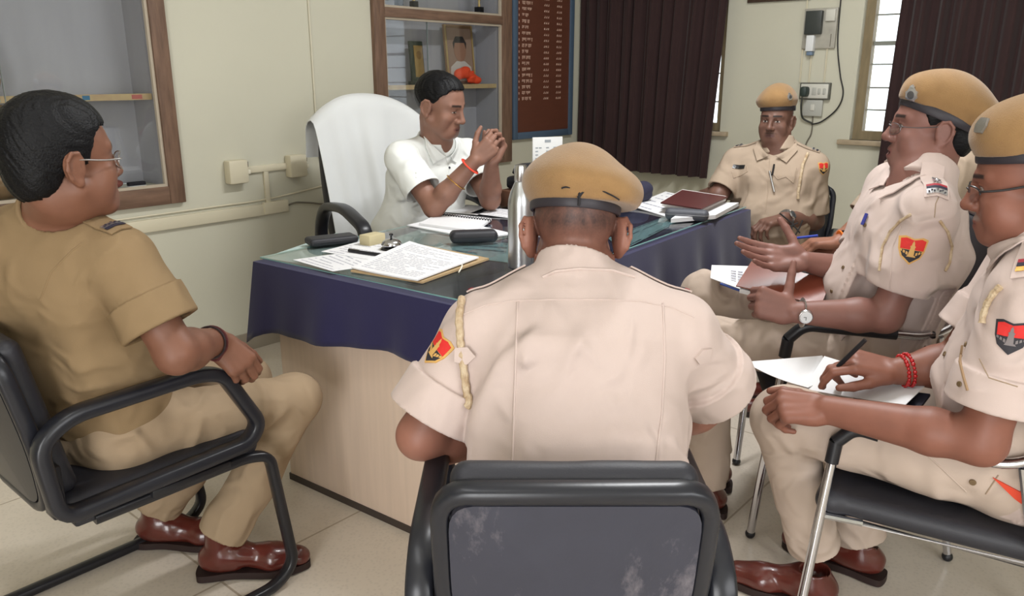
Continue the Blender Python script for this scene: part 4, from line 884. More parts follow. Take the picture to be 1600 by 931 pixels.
def quad(c4, z, th, name, m, lines=0, curl=0., parent=None, ink=INK, margin=.08, seed=1, lift=None):
    """thin sheet whose corners lie at four pixels' places on the desk (near-left, near-right, far-right, far-left)"""
    p = [onz(x, y, z) if len(c) == 2 else V(*c) for c in c4 for x, y in [c[:2]]]; n, k = 9, 9; g = []
    for i in range(n):
        s = i/(n-1); row = []
        for j in range(k):
            t = j/(k-1); q = (p[0]*(1-s)+p[1]*s)*(1-t)+(p[3]*(1-s)+p[2]*s)*t
            row.append(q+V(0, 0, th+curl*(abs(s-.5)*2)**3*(.5+.5*t)))
        g.append(row)
    o = MB().sheet(g, th).build(name, m, parent, sharp=30)
    if lines:
        r = random.Random(seed); M = MB(); f = lambda s, t: (p[0]*(1-s)+p[1]*s)*(1-t)+(p[3]*(1-s)+p[2]*s)*t+V(0, 0, th+.0004+curl*(abs(s-.5)*2)**3*(.5+.5*t))
        for i in range(lines):
            t = 1-margin-(1-2*margin)*i/max(lines-1, 1); s = margin
            while s < 1-margin:
                w = r.uniform(.03, .1); e = min(s+w, 1-margin); h = .26*(1-2*margin)/lines
                if r.random() < .92: M.add([f(s, t-h/2), f(e, t-h/2), f(e, t+h/2), f(s, t+h/2)], [[0, 1, 2, 3]])
                s = e+.014
                if r.random() < .04: break
        M.build('printed_text', ink, o, smooth=False)
    return o
# sheets beneath the glass
TEAL = mat('pale_teal_print', (150, 186, 190), .7, mottle=.15, mscale=20); DT = mat('dark_teal_print', (70, 92, 104), .7)
ZU = ZT+.0014
tag(quad([(700, 398), (796, 411), (800, 380), (715, 376)], ZU, .0008, 'chart_under_glass', TEAL, 5, ink=DT, seed=3), 'pale teal printed sheet under the glass in front of the steel bottle', 'paper')
tag(quad([(972, 392), (1058, 347), (1048, 335), (950, 372)], ZU, .0008, 'chart_under_glass', TEAL, 4, ink=DT, seed=5), 'pale teal printed sheet under the glass beyond the seated officer in beret', 'paper')
PALE = mat('pale_reflection_tone', (178, 196, 192), .7, mottle=.08, mscale=14)  # pale colour of two added sheets stands in for the glass reflecting the wall
tag(quad([(412, 403), (478, 413), (590, 376), (526, 364)], ZU, .0008, 'pale_reflection_sheet', PALE), 'added pale greenish sheet imitating the reflection in the glass at the left corner of the desk', 'paper')
tag(quad([(596, 378), (700, 396), (812, 366), (690, 348)], ZU-.0001, .0008, 'pale_reflection_sheet', PALE), 'added pale greenish sheet imitating the reflection in the glass between the bell and the steel bottle', 'paper')
# loose papers
def lab(o, label, cat, group=None): return tag(o, label, cat, group)
lab(quad([(458, 406), (520, 424), (600, 413), (560, 392)], ZG, .0008, 'paper_sheet', PAPER, 9, seed=2), 'blank-edged white sheet at the near corner of the desk under the folder', 'paper', 'loose papers on the desk')
lab(quad([(502, 393), (590, 408), (640, 385), (575, 374)], ZG+.0012, .0008, 'paper_sheet', PAPER, 9, seed=3), 'printed white sheet lying under the black pen', 'paper', 'loose papers on the desk')
fo = lab(quad([(548, 425), (660, 443), (764, 406), (655, 384)], ZG+.0024, .006, 'card_folder', mat('buff_card', (176, 150, 112), .8, mottle=.15, mscale=15)), 'buff card folder tied with string under a stack of printed sheets', 'folder')
MB().tube([onz(717, 425, ZG+.010), onz(722, 414, ZG+.011), onz(714, 408, ZG+.011), onz(700, 411, ZG+.0105)], .0022, 6, smooth=5).build('string_tie', mat('white_string', (228, 220, 204), .8), fo)
lab(quad([(549, 420), (652, 440), (748, 405), (640, 380)], ZG+.0095, .004, 'paper_stack', PAPER, 20, seed=6, curl=.004), 'thick stack of printed sheets on the buff folder', 'paper')
lab(quad([(636, 353), (745, 374), (800, 366), (690, 340)], ZG, .004, 'paper_stack', PAPER, 0), 'pad of white sheets under the spiral notebook', 'paper')
nb = lab(quad([(655, 352), (742, 364), (768, 345), (688, 335)], ZG+.0045, .009, 'spiral_notebook', PAPER, 0), 'open spiral notebook with blank white pages before the white shirt', 'notebook')
a, b = onz(689, 336, ZG+.0135), onz(767, 345, ZG+.0135)
M = MB()
for i in range(19): c = a+(b-a)*(i+.5)/19; M.tube([c+TV*.006*math.cos(q)+V(0, 0, .009*math.sin(q)-.002) for q in np.linspace(0, 2*math.pi, 9)[:-1]], .002, 5, True)
M.build('spiral_wire', mat('dark_wire', (44, 44, 50), .4, metal=.6), nb)
lab(quad([(735, 333), (812, 343), (826, 331), (760, 324)], ZG, .0012, 'paper_sheet', PAPER, 8, seed=9), 'white sheet lying beyond the notebook beside the steel bottle', 'paper', 'loose papers on the desk')
lab(quad([(690, 331), (745, 336), (776, 324), (730, 320)], ZG, .0012, 'paper_sheet', PAPER, 0, seed=9), 'white sheet under the elbows of the man in the white shirt', 'paper', 'loose papers on the desk')
lab(quad([(985, 322), (1050, 342), (1120, 318), (1040, 300)], ZG, .003, 'paper_stack', PAPER, 6, seed=12), 'spread of white papers on the far side of the desk under the maroon diary', 'paper')
lab(quad([(1048, 348), (1118, 342), (1154, 322), (1085, 322)], ZG+.0035, .016, 'file_stack', PAPER, 0), 'stack of white files beside the grey case at the desk edge', 'files')
d = quad([(1034, 322), (1096, 332), (1134, 314), (1066, 303)], ZG+.02, .022, 'diary', mat('diary_pages', (232, 228, 226), .8), 0); lab(d, 'closed maroon diary lying on the papers at the far end of the desk', 'diary')
quad([(1032, 318), (1096, 328), (1137, 309), (1066, 298)], ZG+.0425, .005, 'diary_cover', mat('maroon_leatherette', (86, 44, 44), .4, bump=.1, bscale=300), 0, parent=d)
# soft rounded cases
def case(name, label, cat, c, axis, L, w, h, m, lid=None):
    R = frame(axis); S = Solid(); S.box(c+V(0, 0, h/2), (w/2, L/2, h/2), R, min(w, h)*.42, .004); vs, fs = S.skin(.003, 2); o = mesh(name, vs, fs, m); tag(o, label, cat)
    MB().tube([c+V(0, 0, h*.55)+V(a, b, 0)@R for a, b in [(-w/2, -L*.42), (-w*.3, -L/2), (w*.3, -L/2), (w/2, -L*.42), (w/2, L*.42), (w*.3, L/2), (-w*.3, L/2), (-w/2, L*.42)]], .0012, 6, True).build('lid_seam', lid or m, o); return o
BLK = mat('black_grained_case', (34, 34, 40), .5, bump=.15, bscale=500)
case('spectacles_case', 'closed black spectacles case lying near the spiral notebook', 'spectacles case', (onz(702, 379, ZG)+onz(778, 377, ZG))/2, onz(778, 377, ZG)-onz(702, 380, ZG), .165, .062, .042, BLK, mat('case_seam', (18, 18, 20), .5))
case('spectacles_case', 'dark grey rounded case at the desk edge below the maroon diary', 'spectacles case', (onz(1042, 342, ZG)+onz(1104, 346, ZG))/2, onz(1104, 346, ZG)-onz(1042, 342, ZG), .17, .055, .045, mat('grey_grained_case', (78, 80, 88), .5, bump=.15, bscale=500), mat('steel_rim', (150, 150, 154), .4, metal=.7))
case('phone_wallet', 'flat black phone wallet at the left corner of the desk', 'phone', (onz(480, 384, ZG)+onz(556, 376, ZG))/2, onz(556, 374, ZG)-onz(482, 382, ZG), .17, .082, .026, BLK)
pa, pb = onz(545, 391, ZG+.008), onz(594, 398, ZG+.008)
pen = tag(MB().tube([pa, pb], .0052, 10).build('black_pen', mat('black_pen_plastic', (26, 26, 32), .35)), 'black pen lying on the printed sheets beside the desk bell', 'pen'); MB().tube([pa+V(0, 0, .006), pa+(pb-pa)*.35+V(0, 0, .006)], .0014, 6).build('pen_clip', mat('chrome', (200, 200, 205), .15, metal=1.0), pen)
bc = onz(612, 390, ZG); bell = empty('desk_bell', bc); tag(bell, 'small chrome call bell on a black base on the desk papers', 'bell')
MB().lathe([(.036, 0), (.037, .004), (.033, .009), (.02, .012)], bc, 28).build('base', mat('black_enamel', (22, 22, 26), .25), bell)
MB().lathe([(.034, .016), (.0345, .019), (.031, .027), (.022, .034), (.01, .038), (.004, .0385)], bc, 28).build('dome', mat('chrome', (200, 200, 205), .15, metal=1.0), bell); MB().lathe([(.0035, .012), (.0035, .048), (.007, .049), (.0065, .054), (.003, .055)], bc, 12).build('plunger', MATS['black_enamel'], bell)
c = onz(592, 383, ZG)+TV*.03; tag(MB().box(c+V(0, 0, .018), (.075, .05, .036), RT, .003).build('cream_box', mat('cream_card_box', (190, 178, 142), .7)), 'small cream box standing behind the desk bell', 'box')
bt = onz(813, 417, ZG); b = tag(MB().lathe([(.030, 0), (.0365, .003), (.0375, .012), (.0375, .19), (.036, .205), (.030, .228), (.021, .248), (.0165, .258)], bt, 40).build('steel_bottle', mat('brushed_steel', (186, 188, 190), .3, metal=1.0, bump=.05, bscale=300, stretch=(1, 1, .05))), 'tall brushed steel water bottle on the desk', 'bottle')
MB().lathe([(.0175, .258), (.0185, .26), (.0185, .3), (.0165, .306), (.004, .308)], bt, 32).build('bottle_cap', mat('brushed_cap', (200, 200, 202), .25, metal=1.0), b)
# far side: navy pouch, telephone, card on a stand
S = Solid(); pc = onz(985, 318, ZG); ax = nrm(onz(1020, 306, ZG)-onz(960, 318, ZG)); S.cone(pc-ax*.12+V(0, 0, .043), pc+ax*.1+V(0, 0, .045), .043, .045, .02); S.plane(pc+V(0, 0, .002), (0, 0, -1)); f_ = folds(5, .006, .09); S.post = lambda p, q: q+f_(p)-.002; vs, fs = S.skin(.004, 1)
tag(mesh('navy_pouch', vs, fs, mat('navy_pouch_cloth', (44, 44, 66), .75, bump=.15, bscale=400)), 'rolled navy blue pouch on the far side of the desk behind the beret', 'pouch')
tb = tp(1.40, .82, ZG); bxo = tag(MB().box(tb+V(0, 0, .035), (.26, .16, .07), RT, .004).build('wooden_tray_box', mat('brown_tray_wood', (104, 70, 52), .5, mottle=.3, mscale=10)), 'brown wooden box under the black telephone at the far edge of the desk', 'box')
tl = tb+V(0, 0, .0705); ph = empty('desk_telephone', tl); tag(ph, 'black desk telephone on a wooden box behind the clasped hands', 'telephone'); BP = mat('black_telephone', (30, 30, 36), .35)
MB().box(tl+V(0, 0, .028), (.17, .15, .055), RT, .015).build('phone_body', BP, ph)
MB().tube([tl-TU*.1+V(0, 0, .072), tl-TU*.08+V(0, 0, .092), tl+V(0, 0, .098), tl+TU*.08+V(0, 0, .092), tl+TU*.1+V(0, 0, .072)], [.022, .021, .015, .021, .022], 14, smooth=5).build('handset', BP, ph)
cc = tp(1.60, .865, ZG); cd = tag(MB().box(cc+V(0, 0, .14), (.15, .008, .28), frame(V(.55, 1, 0)), .002).build('desk_calendar', mat('calendar_card', (214, 214, 212), .7)), 'white printed card standing on the far edge of the desk below the names board', 'calendar')
Rf = frame(V(.55, 1, 0)); M = MB(); rr = random.Random(2)
for i in range(8):
    for j in range(7):
        if rr.random() < .75: M.box(cc+V(-.055+.018*j, -.0045, .12+.016*i)@Rf, (.013, .0008, .005), Rf)
M.box(cc+V(0, -.0045, .262)@Rf, (.03, .0008, .012), Rf); M.build('printed_text', mat('pale_grey_print', (150, 156, 160), .8), cd, smooth=False)
MB().box(cc+V(0, .03, .05), (.1, .05, .1), Rf, .004).build('prop', mat('card_prop', (170, 168, 160), .8), cd)
# ------------------------------------------------------------------ chairs
VINYL = mat('black_vinyl', (38, 38, 44), .5, bump=.1, bscale=350); PLAST = mat('black_moulded_plastic', (30, 31, 37), .32, spec=.5, bump=.03, bscale=90); TUBE = mat('black_enamelled_tube', (28, 28, 32), .3)
CHROME = mat('chair_chrome', (205, 205, 210), .16, metal=1.0); PAD = mat('black_arm_pad', (26, 26, 30), .4)
def scuffed():
    m = mat('scuffed_grey_black_panel', (52, 53, 64), .5, bump=.05, bscale=120, mottle=.12, mscale=14); nt = m.node_tree; b = nt.nodes['Principled BSDF']; old = b.inputs['Base Color'].links[0].from_socket
    tc = nt.nodes.new('ShaderNodeTexCoord'); mp = nt.nodes.new('ShaderNodeMapping'); mp.inputs['Scale'].default_value = (7, 7, 3.5); mp.inputs['Rotation'].default_value = (.3, .2, .6); n = nt.nodes.new('ShaderNodeTexNoise'); n.inputs['Scale'].default_value = 1.2; n.inputs['Detail'].default_value = 8; n.inputs['Roughness'].default_value = .7
    r = nt.nodes.new('ShaderNodeMapRange'); r.inputs[1].default_value = .56; r.inputs[2].default_value = .74; r.inputs[4].default_value = .55; mx = nt.nodes.new('ShaderNodeMix'); mx.data_type = 'RGBA'; mx.inputs[7].default_value = (*lin((150, 142, 146)), 1)
    nt.links.new(tc.outputs['Object'], mp.inputs[0]); nt.links.new(mp.outputs[0], n.inputs['Vector']); nt.links.new(n.outputs[0], r.inputs[0]); nt.links.new(r.outputs[0], mx.inputs['Factor']); nt.links.new(old, mx.inputs[6]); nt.links.new(mx.outputs[2], b.inputs['Base Color']); return m
def rrect(hw, t0, t1, r, hb, n=6):
    """rounded outline (x, t), narrower (hb) at the bottom"""
    pts = [V(-hb, t0, 0), V(hb, t0, 0), V(hw, t0+(t1-t0)*.42, 0), V(hw, t1, 0), V(-hw, t1, 0), V(-hw, t0+(t1-t0)*.42, 0)]; out = []
    for i in range(6):
        a, b, c = pts[i-1], pts[i], pts[(i+1) % 6]; rr = r if i not in (2, 5) else r*1.5; s = b+nrm(a-b)*rr; e = b+nrm(c-b)*rr
        for k in range(n+1): q = k/n; out.append(s*(1-q)**2+b*2*q*(1-q)+e*q*q)
    return [(p[0], p[1]) for p in out]
def armchair(label, c, f, group=None, panel=None, w=.205, top=.4, rake=11, az=0.):
    """black cantilever visitor armchair with loop arms; c on the floor below the seat"""
    R = frame(V(f[0], f[1], 0)); c = V(c[0], c[1], 0); L = lambda x, y, z: c+V(x, y, z)@R; root = empty('visitor_armchair', c); tag(root, label, 'chair', group)
    S = Solid(); S.box(L(0, .0, .44), (.225, .235, .03), R, .028, .01); S.cone(L(-.2, .21, .435), L(.2, .21, .435), .032, .032, .02); f_ = folds(4, .004, .2); S.post = lambda p, d: d+f_(p); vs, fs = S.skin(.005, 1); mesh('seat', vs, fs, VINYL, root)
    MB().box(L(0, 0, .405), (.43, .42, .02), R, .006).build('seat_pan', PLAST, root)
    a = math.radians(rake); ub = nrm(V(0, -math.sin(a), math.cos(a))@R); nb = nrm(V(0, math.cos(a), math.sin(a))@R); B0 = L(0, -.225, .43); Q = np.array([R[0], ub, nb]); bp = lambda x, t, n_: B0+R[0]*x+ub*t+nb*n_
    cur = lambda x: -.018*(1-(x/w)**2)
    out = rrect(w, .0, top-.012, .055, .15)
    M = MB(); N = len(out); inn = [(x*.93, .012+(t*.94)) for x, t in out]; vs = []; fs = []
    for k, s in enumerate((1, .8, .5, .2)): vs += [bp(x*s, (t-.2)*s+.2, -.012+cur(x*s)) for x, t in inn]
    for k in range(3): fs += [[k*N+i, (k+1)*N+i, (k+1)*N+(i+1) % N, k*N+(i+1) % N] for i in range(N)]
    fs.append([3*N+i for i in range(N)]); n0 = len(vs); vs2 = [v+nb*.022 for v in vs]
    M.add(vs+vs2, fs+[[i+n0 for i in g[::-1]] for g in fs]+[[i, (i+1) % N, n0+(i+1) % N, n0+i] for i in range(N)]); M.build('back_panel', panel or PLAST, root, sharp=50)
    MB().tube([bp(x, t, .002+cur(x)) for x, t in out], 1, 12, True, flat=(.0135, .017), up=nb).build('back_rim', PLAST, root, sharp=80)
    S = Solid(); S.box(bp(0, top*.54, .032), (w*.93, top*.47, .026), Q, .025, .01); S.post = lambda p, d: d+f_(p)*.5; vs, fs = S.skin(.005, 1); mesh('back_cushion', vs, fs, VINYL, root)
    for s in (-1, 1):
        x = s*(w+.036); ob = -.245
        loop = [L(x, ob, .445), L(x, .2, .455), L(x, .235, .5), L(x, .15, .655+az), L(x, .09, .672+az), L(x, -.2, .665+az), L(x, ob-.02, .62+az)]
        pts = bend([loop[-1]*.5+loop[0]*.5]+loop+[loop[-1]*.5+loop[0]*.5], .06, 5)[:-1]
        arm = MB().tube(pts, 1, 12, True, flat=(.017, .022), up=R[0]).build('arm_loop', PLAST, root, sharp=80)
        MB().box(L(x-s*.03, -.24, .5), (.05, .03, .12), R, .006).build('arm_bracket', TUBE, arm); MB().box(L(x-s*.03, .05, .415), (.06, .2, .02), R, .005).build('arm_bracket', TUBE, arm)
        lg = bend([L(s*.21, -.17, .4), L(s*.225, .2, .41), L(x, .255, .40), L(x, .3, .06), L(x, .24, .017), L(x, -.3, .017)], .06, 6)
        MB().tube(lg, 1, 12, flat=(.013, .016), up=(0, 0, 1) if False else R[0]).build('leg', TUBE, root, sharp=80)
    MB().tube([L(-(w+.05), -.29, .017), L(w+.05, -.29, .017)], .012, 10).build('rear_rail', TUBE, root)
    return root
def steel_chair(label, c, f, group=None, sc=1., xw=.262, flare=.0, pad=-.05, az=0., tip=1.0):
    """chrome tube visitor chair: each side one bent tube running leg, arm and back post"""
    R = frame(V(f[0], f[1], 0)); c = V(c[0], c[1], 0); L = lambda x, y, z: c+(V(x, y, z)@R)*sc; root = empty('steel_visitor_chair', c); tag(root, label, 'chair', group)
    S = Solid(); S.box(L(0, 0, .425), (.225*sc, .235*sc, .027*sc), R, .024, .01); S.cone(L(-.205, .2, .425), L(.205, .2, .425), .028, .028, .02); vs, fs = S.skin(.005, 1); st = mesh('seat', vs, fs, VINYL, root)
    MB().tube([L(-.215, -.22, .394), L(-.215, .19, .394), L(.215, .19, .394), L(.215, -.22, .394)], .008, 8, True).build('seat_frame', CHROME, root)
    for s in (-1, 1):
        x = s*xw; t = lambda y, z, k=1.: L(x+s*flare*(z-.4)*k, y, z)
        p = bend([t(.245, .012), t(.205, .62+az), t(.17, .66+az), t(-.13, .645+az), t(-.2, .70+az), L(s*.235, -.30, 1.0*tip)], [0, 0, .07, .08, .1, 0], 7)
        MB().tube(p, .0115*sc, 12).build('side_tube', CHROME, root)
        q = bend([t(.209, .57+az), t(.205, .62+az), t(.17, .66+az), t(pad, .6545+az if pad > .0 else .649+az)], [0, 0, .07, 0], 7); MB().tube(q[0:1].tolist()+q[1:].tolist(), .0155*sc, 12).build('arm_pad', PAD, root)
        MB().tube(bend([t(-.15, .648+az), L(s*.23, -.2, .40), t(-.27, .012, .5)], .05, 5), .0105*sc, 10).build('rear_leg', CHROME, root)
        MB().tube([L(s*.215, .13, .394), t(.225, .40)], .008, 8).build('seat_bracket', CHROME, root); MB().tube([L(s*.215, -.19, .394), L(s*.232, -.195, .40)], .008, 8).build('seat_bracket', CHROME, root)
        MB().ball(t(.245, .012), .014*sc).ball(t(-.27, .012, .5), .014*sc).build('foot_cap', PAD, root)
    a = math.atan2(.1, .3); ub = nrm(V(0, -.1, .3)@R); nb = nrm(V(0, .3, .1)@R); S = Solid(); S.box(L(0, -.262, .84*tip), (.222*sc, .15*sc, .02*sc), np.array([R[0], ub, nb]), .018, .01); vs, fs = S.skin(.005, 1); mesh('backrest', vs, fs, VINYL, root)
    MB().tube(bend([L(-.235, -.295, .985*tip), L(-.18, -.305, 1.01*tip), L(.18, -.305, 1.01*tip), L(.235, -.295, .985*tip)], .03, 4), .0105*sc, 10).build('back_rail', CHROME, root)
    return root
armchair('black armchair on a bent tube frame under the bareheaded man in glasses', (.755, 1.93), (1, 0), 'black visitor armchairs')
armchair('black armchair with a scuffed grey back seen from behind, nearest the camera', (1.013, .752), (.76, .65), 'black visitor armchairs', scuffed(), w=.186)
armchair('black armchair under the officer facing out beyond the desk', (3.62, 1.44), (-.97, -.25), 'black visitor armchairs', az=-.045)
steel_chair('chrome tube chair with a black seat under the writing officer', (1.926, .333), (-.17, .985), 'chrome visitor chairs', .98, xw=.238, flare=-.11, az=-.04, pad=.12)
steel_chair('chrome tube chair with black arm pads under the talking officer', (2.41, .72), (-.5, .86), 'chrome visitor chairs', 1.06, flare=.1, tip=.9)
steel_chair('chrome tube chair under the mostly hidden officer, behind the talking officer', (3.2, .74), (-.35, .93), 'chrome visitor chairs', 1.0, tip=.88)
# high-backed swivel chair of the man in white and the towel over it
def boss_chair():
    c = V(2.33, 2.62, 0); f = nrm(V(-.3, -1, 0)); R = frame(f); L = lambda x, y, z: c+V(x, y, z)@R; root = empty('swivel_chair', c); tag(root, 'high-backed black swivel chair of the man in the white shirt, draped with a white towel', 'chair')
    S = Solid(); S.box(L(0, .02, .45), (.25, .25, .04), R, .035, .01); vs, fs = S.skin(.006, 1); mesh('seat', vs, fs, VINYL, root)
    ub = nrm(V(0, -.2, 1)@R); nb = nrm(V(0, 1, .2)@R); Q = np.array([R[0], ub, nb]); S = Solid(); S.box(L(0, -.33, .83), (.25, .38, .04), Q, .038, .01); bc = L(0, -.33, .83); S.any(lambda p: (((np.abs((p-bc)@R[0])/.25)**3+(np.abs((p-bc)@ub)/.38)**3)**(1/3)-1)*.24, np.full(3, -1e9), np.full(3, 1e9), .03); vs, fs = S.skin(.006, 1); mesh('backrest', vs, fs, VINYL, root)
    for s in (-1, 1):
        x = s*.31; p = bend([L(s*.24, -.17, .42), L(x, -.2, .56), L(x, -.2, .70), L(x, -.12, .80), L(x, .10, .82), L(x, .33, .765), L(x, .24, .56), L(s*.24, .14, .42)], .07, 6); MB().tube(p, 1, 12, flat=(.018, .028), up=R[0]).build('armrest', PLAST, root, sharp=80)
    MB().tube([L(0, 0, .41), L(0, 0, .09)], .026, 14).build('gas_column', TUBE, root)
    for k in range(5):
        q = 2*math.pi*k/5+.3; e = L(.29*math.cos(q), .29*math.sin(q), .075); lg = MB().tube([L(0, 0, .1), e], [.03, .02], 8).build('leg', PLAST, root); MB().ball(e-V(0, 0, .045), (.026, .026, .03)).build('castor', PAD, lg)
    # towel: hangs over the top of the backrest, front side long
    top = .385; hw = .275; rows = []; n = 60
    for i in range(34):
        t = i/33; row = []
        for j in range(n):
            s = j/(n-1)*2-1; x = s*hw*(1.0 if t < .36 else 1-.30*(t-.36)); fr = (.016*math.sin(4.2*s+1.2+.8*math.sin(2*t))+.008*math.sin(9.5*s+3-1.5*t)+.003*math.sin(21*s+2*t))
            crown = -.115*abs(s)**2.2
            if t < .22: q = t/.22; u = top-.22*(1-q); nn = -.062-.004*(1-q)+fr*.4*(1-q); u += crown*q
            elif t < .36: q = (t-.22)/.14; an = math.pi*q; u = top+crown+.05*math.sin(an); nn = -.062*math.cos(an)
            else: q = (t-.36)/.64; u = top+crown-(.62+.05*s)*q; nn = .064+fr*min(1, .25+q*1.5)+.03*q*abs(s)**2
            row.append(L(0, -.33, .83)+R[0]*(x+.012*math.sin(4*t+3*s))+ub*u+nb*nn)
        rows.append(row)
    tag(MB().sheet(rows, .004).build('white_towel', mat('white_towel', (214, 216, 216), .95, sheen=.3, bump=.35, bscale=500), sharp=80), 'white towel draped over the back of the high swivel chair', 'towel')
boss_chair()
def rot(f, yaw=0, pitch=0, roll=0):
    """head frame looking along horizontal f, pitched up and rolled (degrees; + roll tips the head to its right)"""
    f = nrm(V(f[0], f[1], 0)); r = np.cross(f, (0, 0, 1)); u = V(0, 0, 1); p = math.radians(pitch); f2 = f*math.cos(p)+u*math.sin(p); u2 = np.cross(r, f2)
    a = math.radians(roll); r2 = r*math.cos(a)-u2*math.sin(a); return np.array([r2, f2, np.cross(r2, f2)])
def cam_dir(r, u, a): return nrm(CR*r+CU*u+CF*a)
def mid(a, b, t): return np.asarray(a)+(np.asarray(b)-np.asarray(a))*t
KH = mat('khaki_drill', (193, 175, 167), .85, spec=.2, bump=.12, bscale=700, mottle=.05, mscale=5, sheen=.1, crease=0.8)
KT = mat('khaki_trouser_drill', (188, 170, 156), .85, spec=.2, bump=.12, bscale=700, mottle=.06, mscale=5, crease=0.9)
KY = mat('yellowish_khaki_drill', (137, 115, 86), .88, spec=.15, bump=.15, bscale=700, mottle=.07, mscale=5, crease=0.8)
KYT = mat('yellowish_khaki_trouser_drill', (160, 139, 114), .88, spec=.15, bump=.15, bscale=700, mottle=.07, mscale=5, crease=0.9)
KF = mat('muted_khaki_drill', (168, 150, 132), .88, spec=.15, bump=.12, bscale=700, mottle=.05, mscale=5, crease=0.8)
WS = mat('white_cotton', (228, 230, 226), .85, spec=.2, bump=.1, bscale=700, mottle=.03, mscale=5, crease=0.8)
LEATH = mat('maroon_shoe_leather', (92, 38, 30), .28, spec=.6, bump=.05, bscale=150, mottle=.3, mscale=18, coat=.4)
SOLE = mat('dark_shoe_sole', (38, 22, 20), .6)
J1 = dict(pel=(.705, 1.915, .535), hL=(.70, 2.005, .53), hR=(.715, 1.825, .53), kL=P(385, 592, 2.33), kR=P(463, 622, 2.2), aL=(.905, 2.14, .13), aR=(.95, 1.86, .13),
          che=(.645, 1.862, .985), nk=(.655, 1.855, 1.055), hd=P(96, 256, 1.62), sL=(.575, 2.03, .985), sR=P(190, 408, 1.68), eL=(.76, 2.06, .74), eR=P(276, 552, 1.70), wL=(.97, 1.9, .66), wR=P(338, 532, 1.88))
J2 = dict(pel=(2.33, 2.60, .54), hL=(2.42, 2.59, .53), hR=(2.24, 2.6, .53), kL=(2.45, 2.42, .5), kR=(2.2, 2.42, .5), aL=(2.45, 2.5, .1), aR=(2.2, 2.5, .1),
          che=(2.37, 2.47, 1.0), nk=(2.355, 2.43, 1.075), hd=P(687, 166, 3.2), sL=(2.545, 2.43, 1.0), sR=(2.19, 2.46, 1.015), eL=P(766, 312, 3.35), eR=P(678, 324, 3.17), wL=P(768, 254, 3.2), wR=P(742, 251, 3.1))
J3 = dict(pel=(3.52, 1.42, .54), hR=(3.50, 1.51, .53), hL=(3.53, 1.33, .53), kR=(3.18, 1.22, .52), kL=(3.22, 1.0, .52), aR=(3.14, 1.2, .1), aL=(3.18, .98, .1),
          che=(3.525, 1.44, .965), nk=(3.515, 1.437, 1.03), hd=P(1213, 190, 3.53), sR=(3.49, 1.605, .95), sL=(3.555, 1.285, .945), eR=P(1122, 306, 3.62), wR=P(1098, 305, 3.82), eL=P(1272, 345, 3.58), wL=P(1224, 341, 3.4))
J4 = dict(pel=P(898, 815, 1.33), hL=P(820, 820, 1.34), hR=P(980, 820, 1.34), kL=P(800, 738, 1.72), kR=P(985, 738, 1.74), aL=P(815, 960, 1.8), aR=P(985, 960, 1.8),
          che=P(903, 492, 1.45), nk=P(897, 432, 1.45), hd=P(898, 368, 1.50), sL=P(752, 522, 1.43), sR=P(1058, 520, 1.43), eL=P(658, 680, 1.43), eR=P(1126, 618, 1.58), wL=P(770, 700, 1.62), wR=P(1000, 690, 1.66))
J5 = dict(pel=(2.36, .62, .575), hL=(2.285, .575, .56), hR=(2.44, .665, .56), kL=P(1118, 530, 2.36), kR=P(1098, 462, 2.55), aL=(2.11, 1.0, .12), aR=(2.27, 1.06, .12),
          che=(2.31, .55, 1.02), nk=(2.295, .535, 1.085), hd=P(1458, 203, 2.09), sL=P(1448, 338, 1.98), sR=(2.45, .655, 1.03), eL=P(1384, 494, 2.06), eR=P(1345, 428, 2.3), wL=P(1240, 488, 2.08), wR=P(1258, 408, 2.26))
J6 = dict(pel=(1.94, .17, .54), hL=(1.85, .145, .53), hR=(2.03, .20, .53), kL=P(1224, 655, 1.91), kR=(2.03, .66, .52), aL=P(1272, 858, 2.06), aR=P(1345, 845, 2.2),
          che=(1.86, .165, .975), nk=(1.855, .2, 1.04), hd=P(1614, 292, 1.57), sL=P(1606, 462, 1.5), sR=(2.03, .225, .975), eL=P(1533, 690, 1.57), eR=P(1490, 570, 1.82), wL=P(1292, 640, 1.75), wR=P(1402, 580, 1.83))
J7 = dict(pel=(3.2, .72, .55), hL=(3.12, .69, .55), hR=(3.28, .76, .55), kL=(3.0, 1.08, .52), kR=(3.17, 1.15, .52), aL=(3.0, 1.05, .1), aR=(3.17, 1.12, .1),
          che=(3.2, .76, .99), nk=(3.19, .76, 1.055), hd=P(1478, 205, 2.9), sL=P(1502, 268, 2.8), sR=(3.33, .86, .98), eL=P(1412, 356, 2.78), eR=(3.2, .98, .74), wL=P(1310, 378, 2.79), wR=P(1298, 394, 2.86))
def hands(**k): return k
flat = [(12, 14, 8)]*4
soft = [(30, 38, 20), (34, 42, 22), (38, 44, 24), (40, 46, 24)]
fist = [(72, 88, 50), (76, 92, 50), (78, 92, 50), (80, 90, 50)]
BASE = dict(tone='brown', skin=(140, 98, 82))
people = {}
def person(key, label, group, J, o, hs):
    o = {**BASE, **o}; o['tone'] = key; b = body('person', J, o, hs); tag(b, label, 'person', group); people[key] = (b, J, o); return b
ONLY = globals().get('ONLY_PEOPLE')
want = lambda k: ONLY is None or k in ONLY
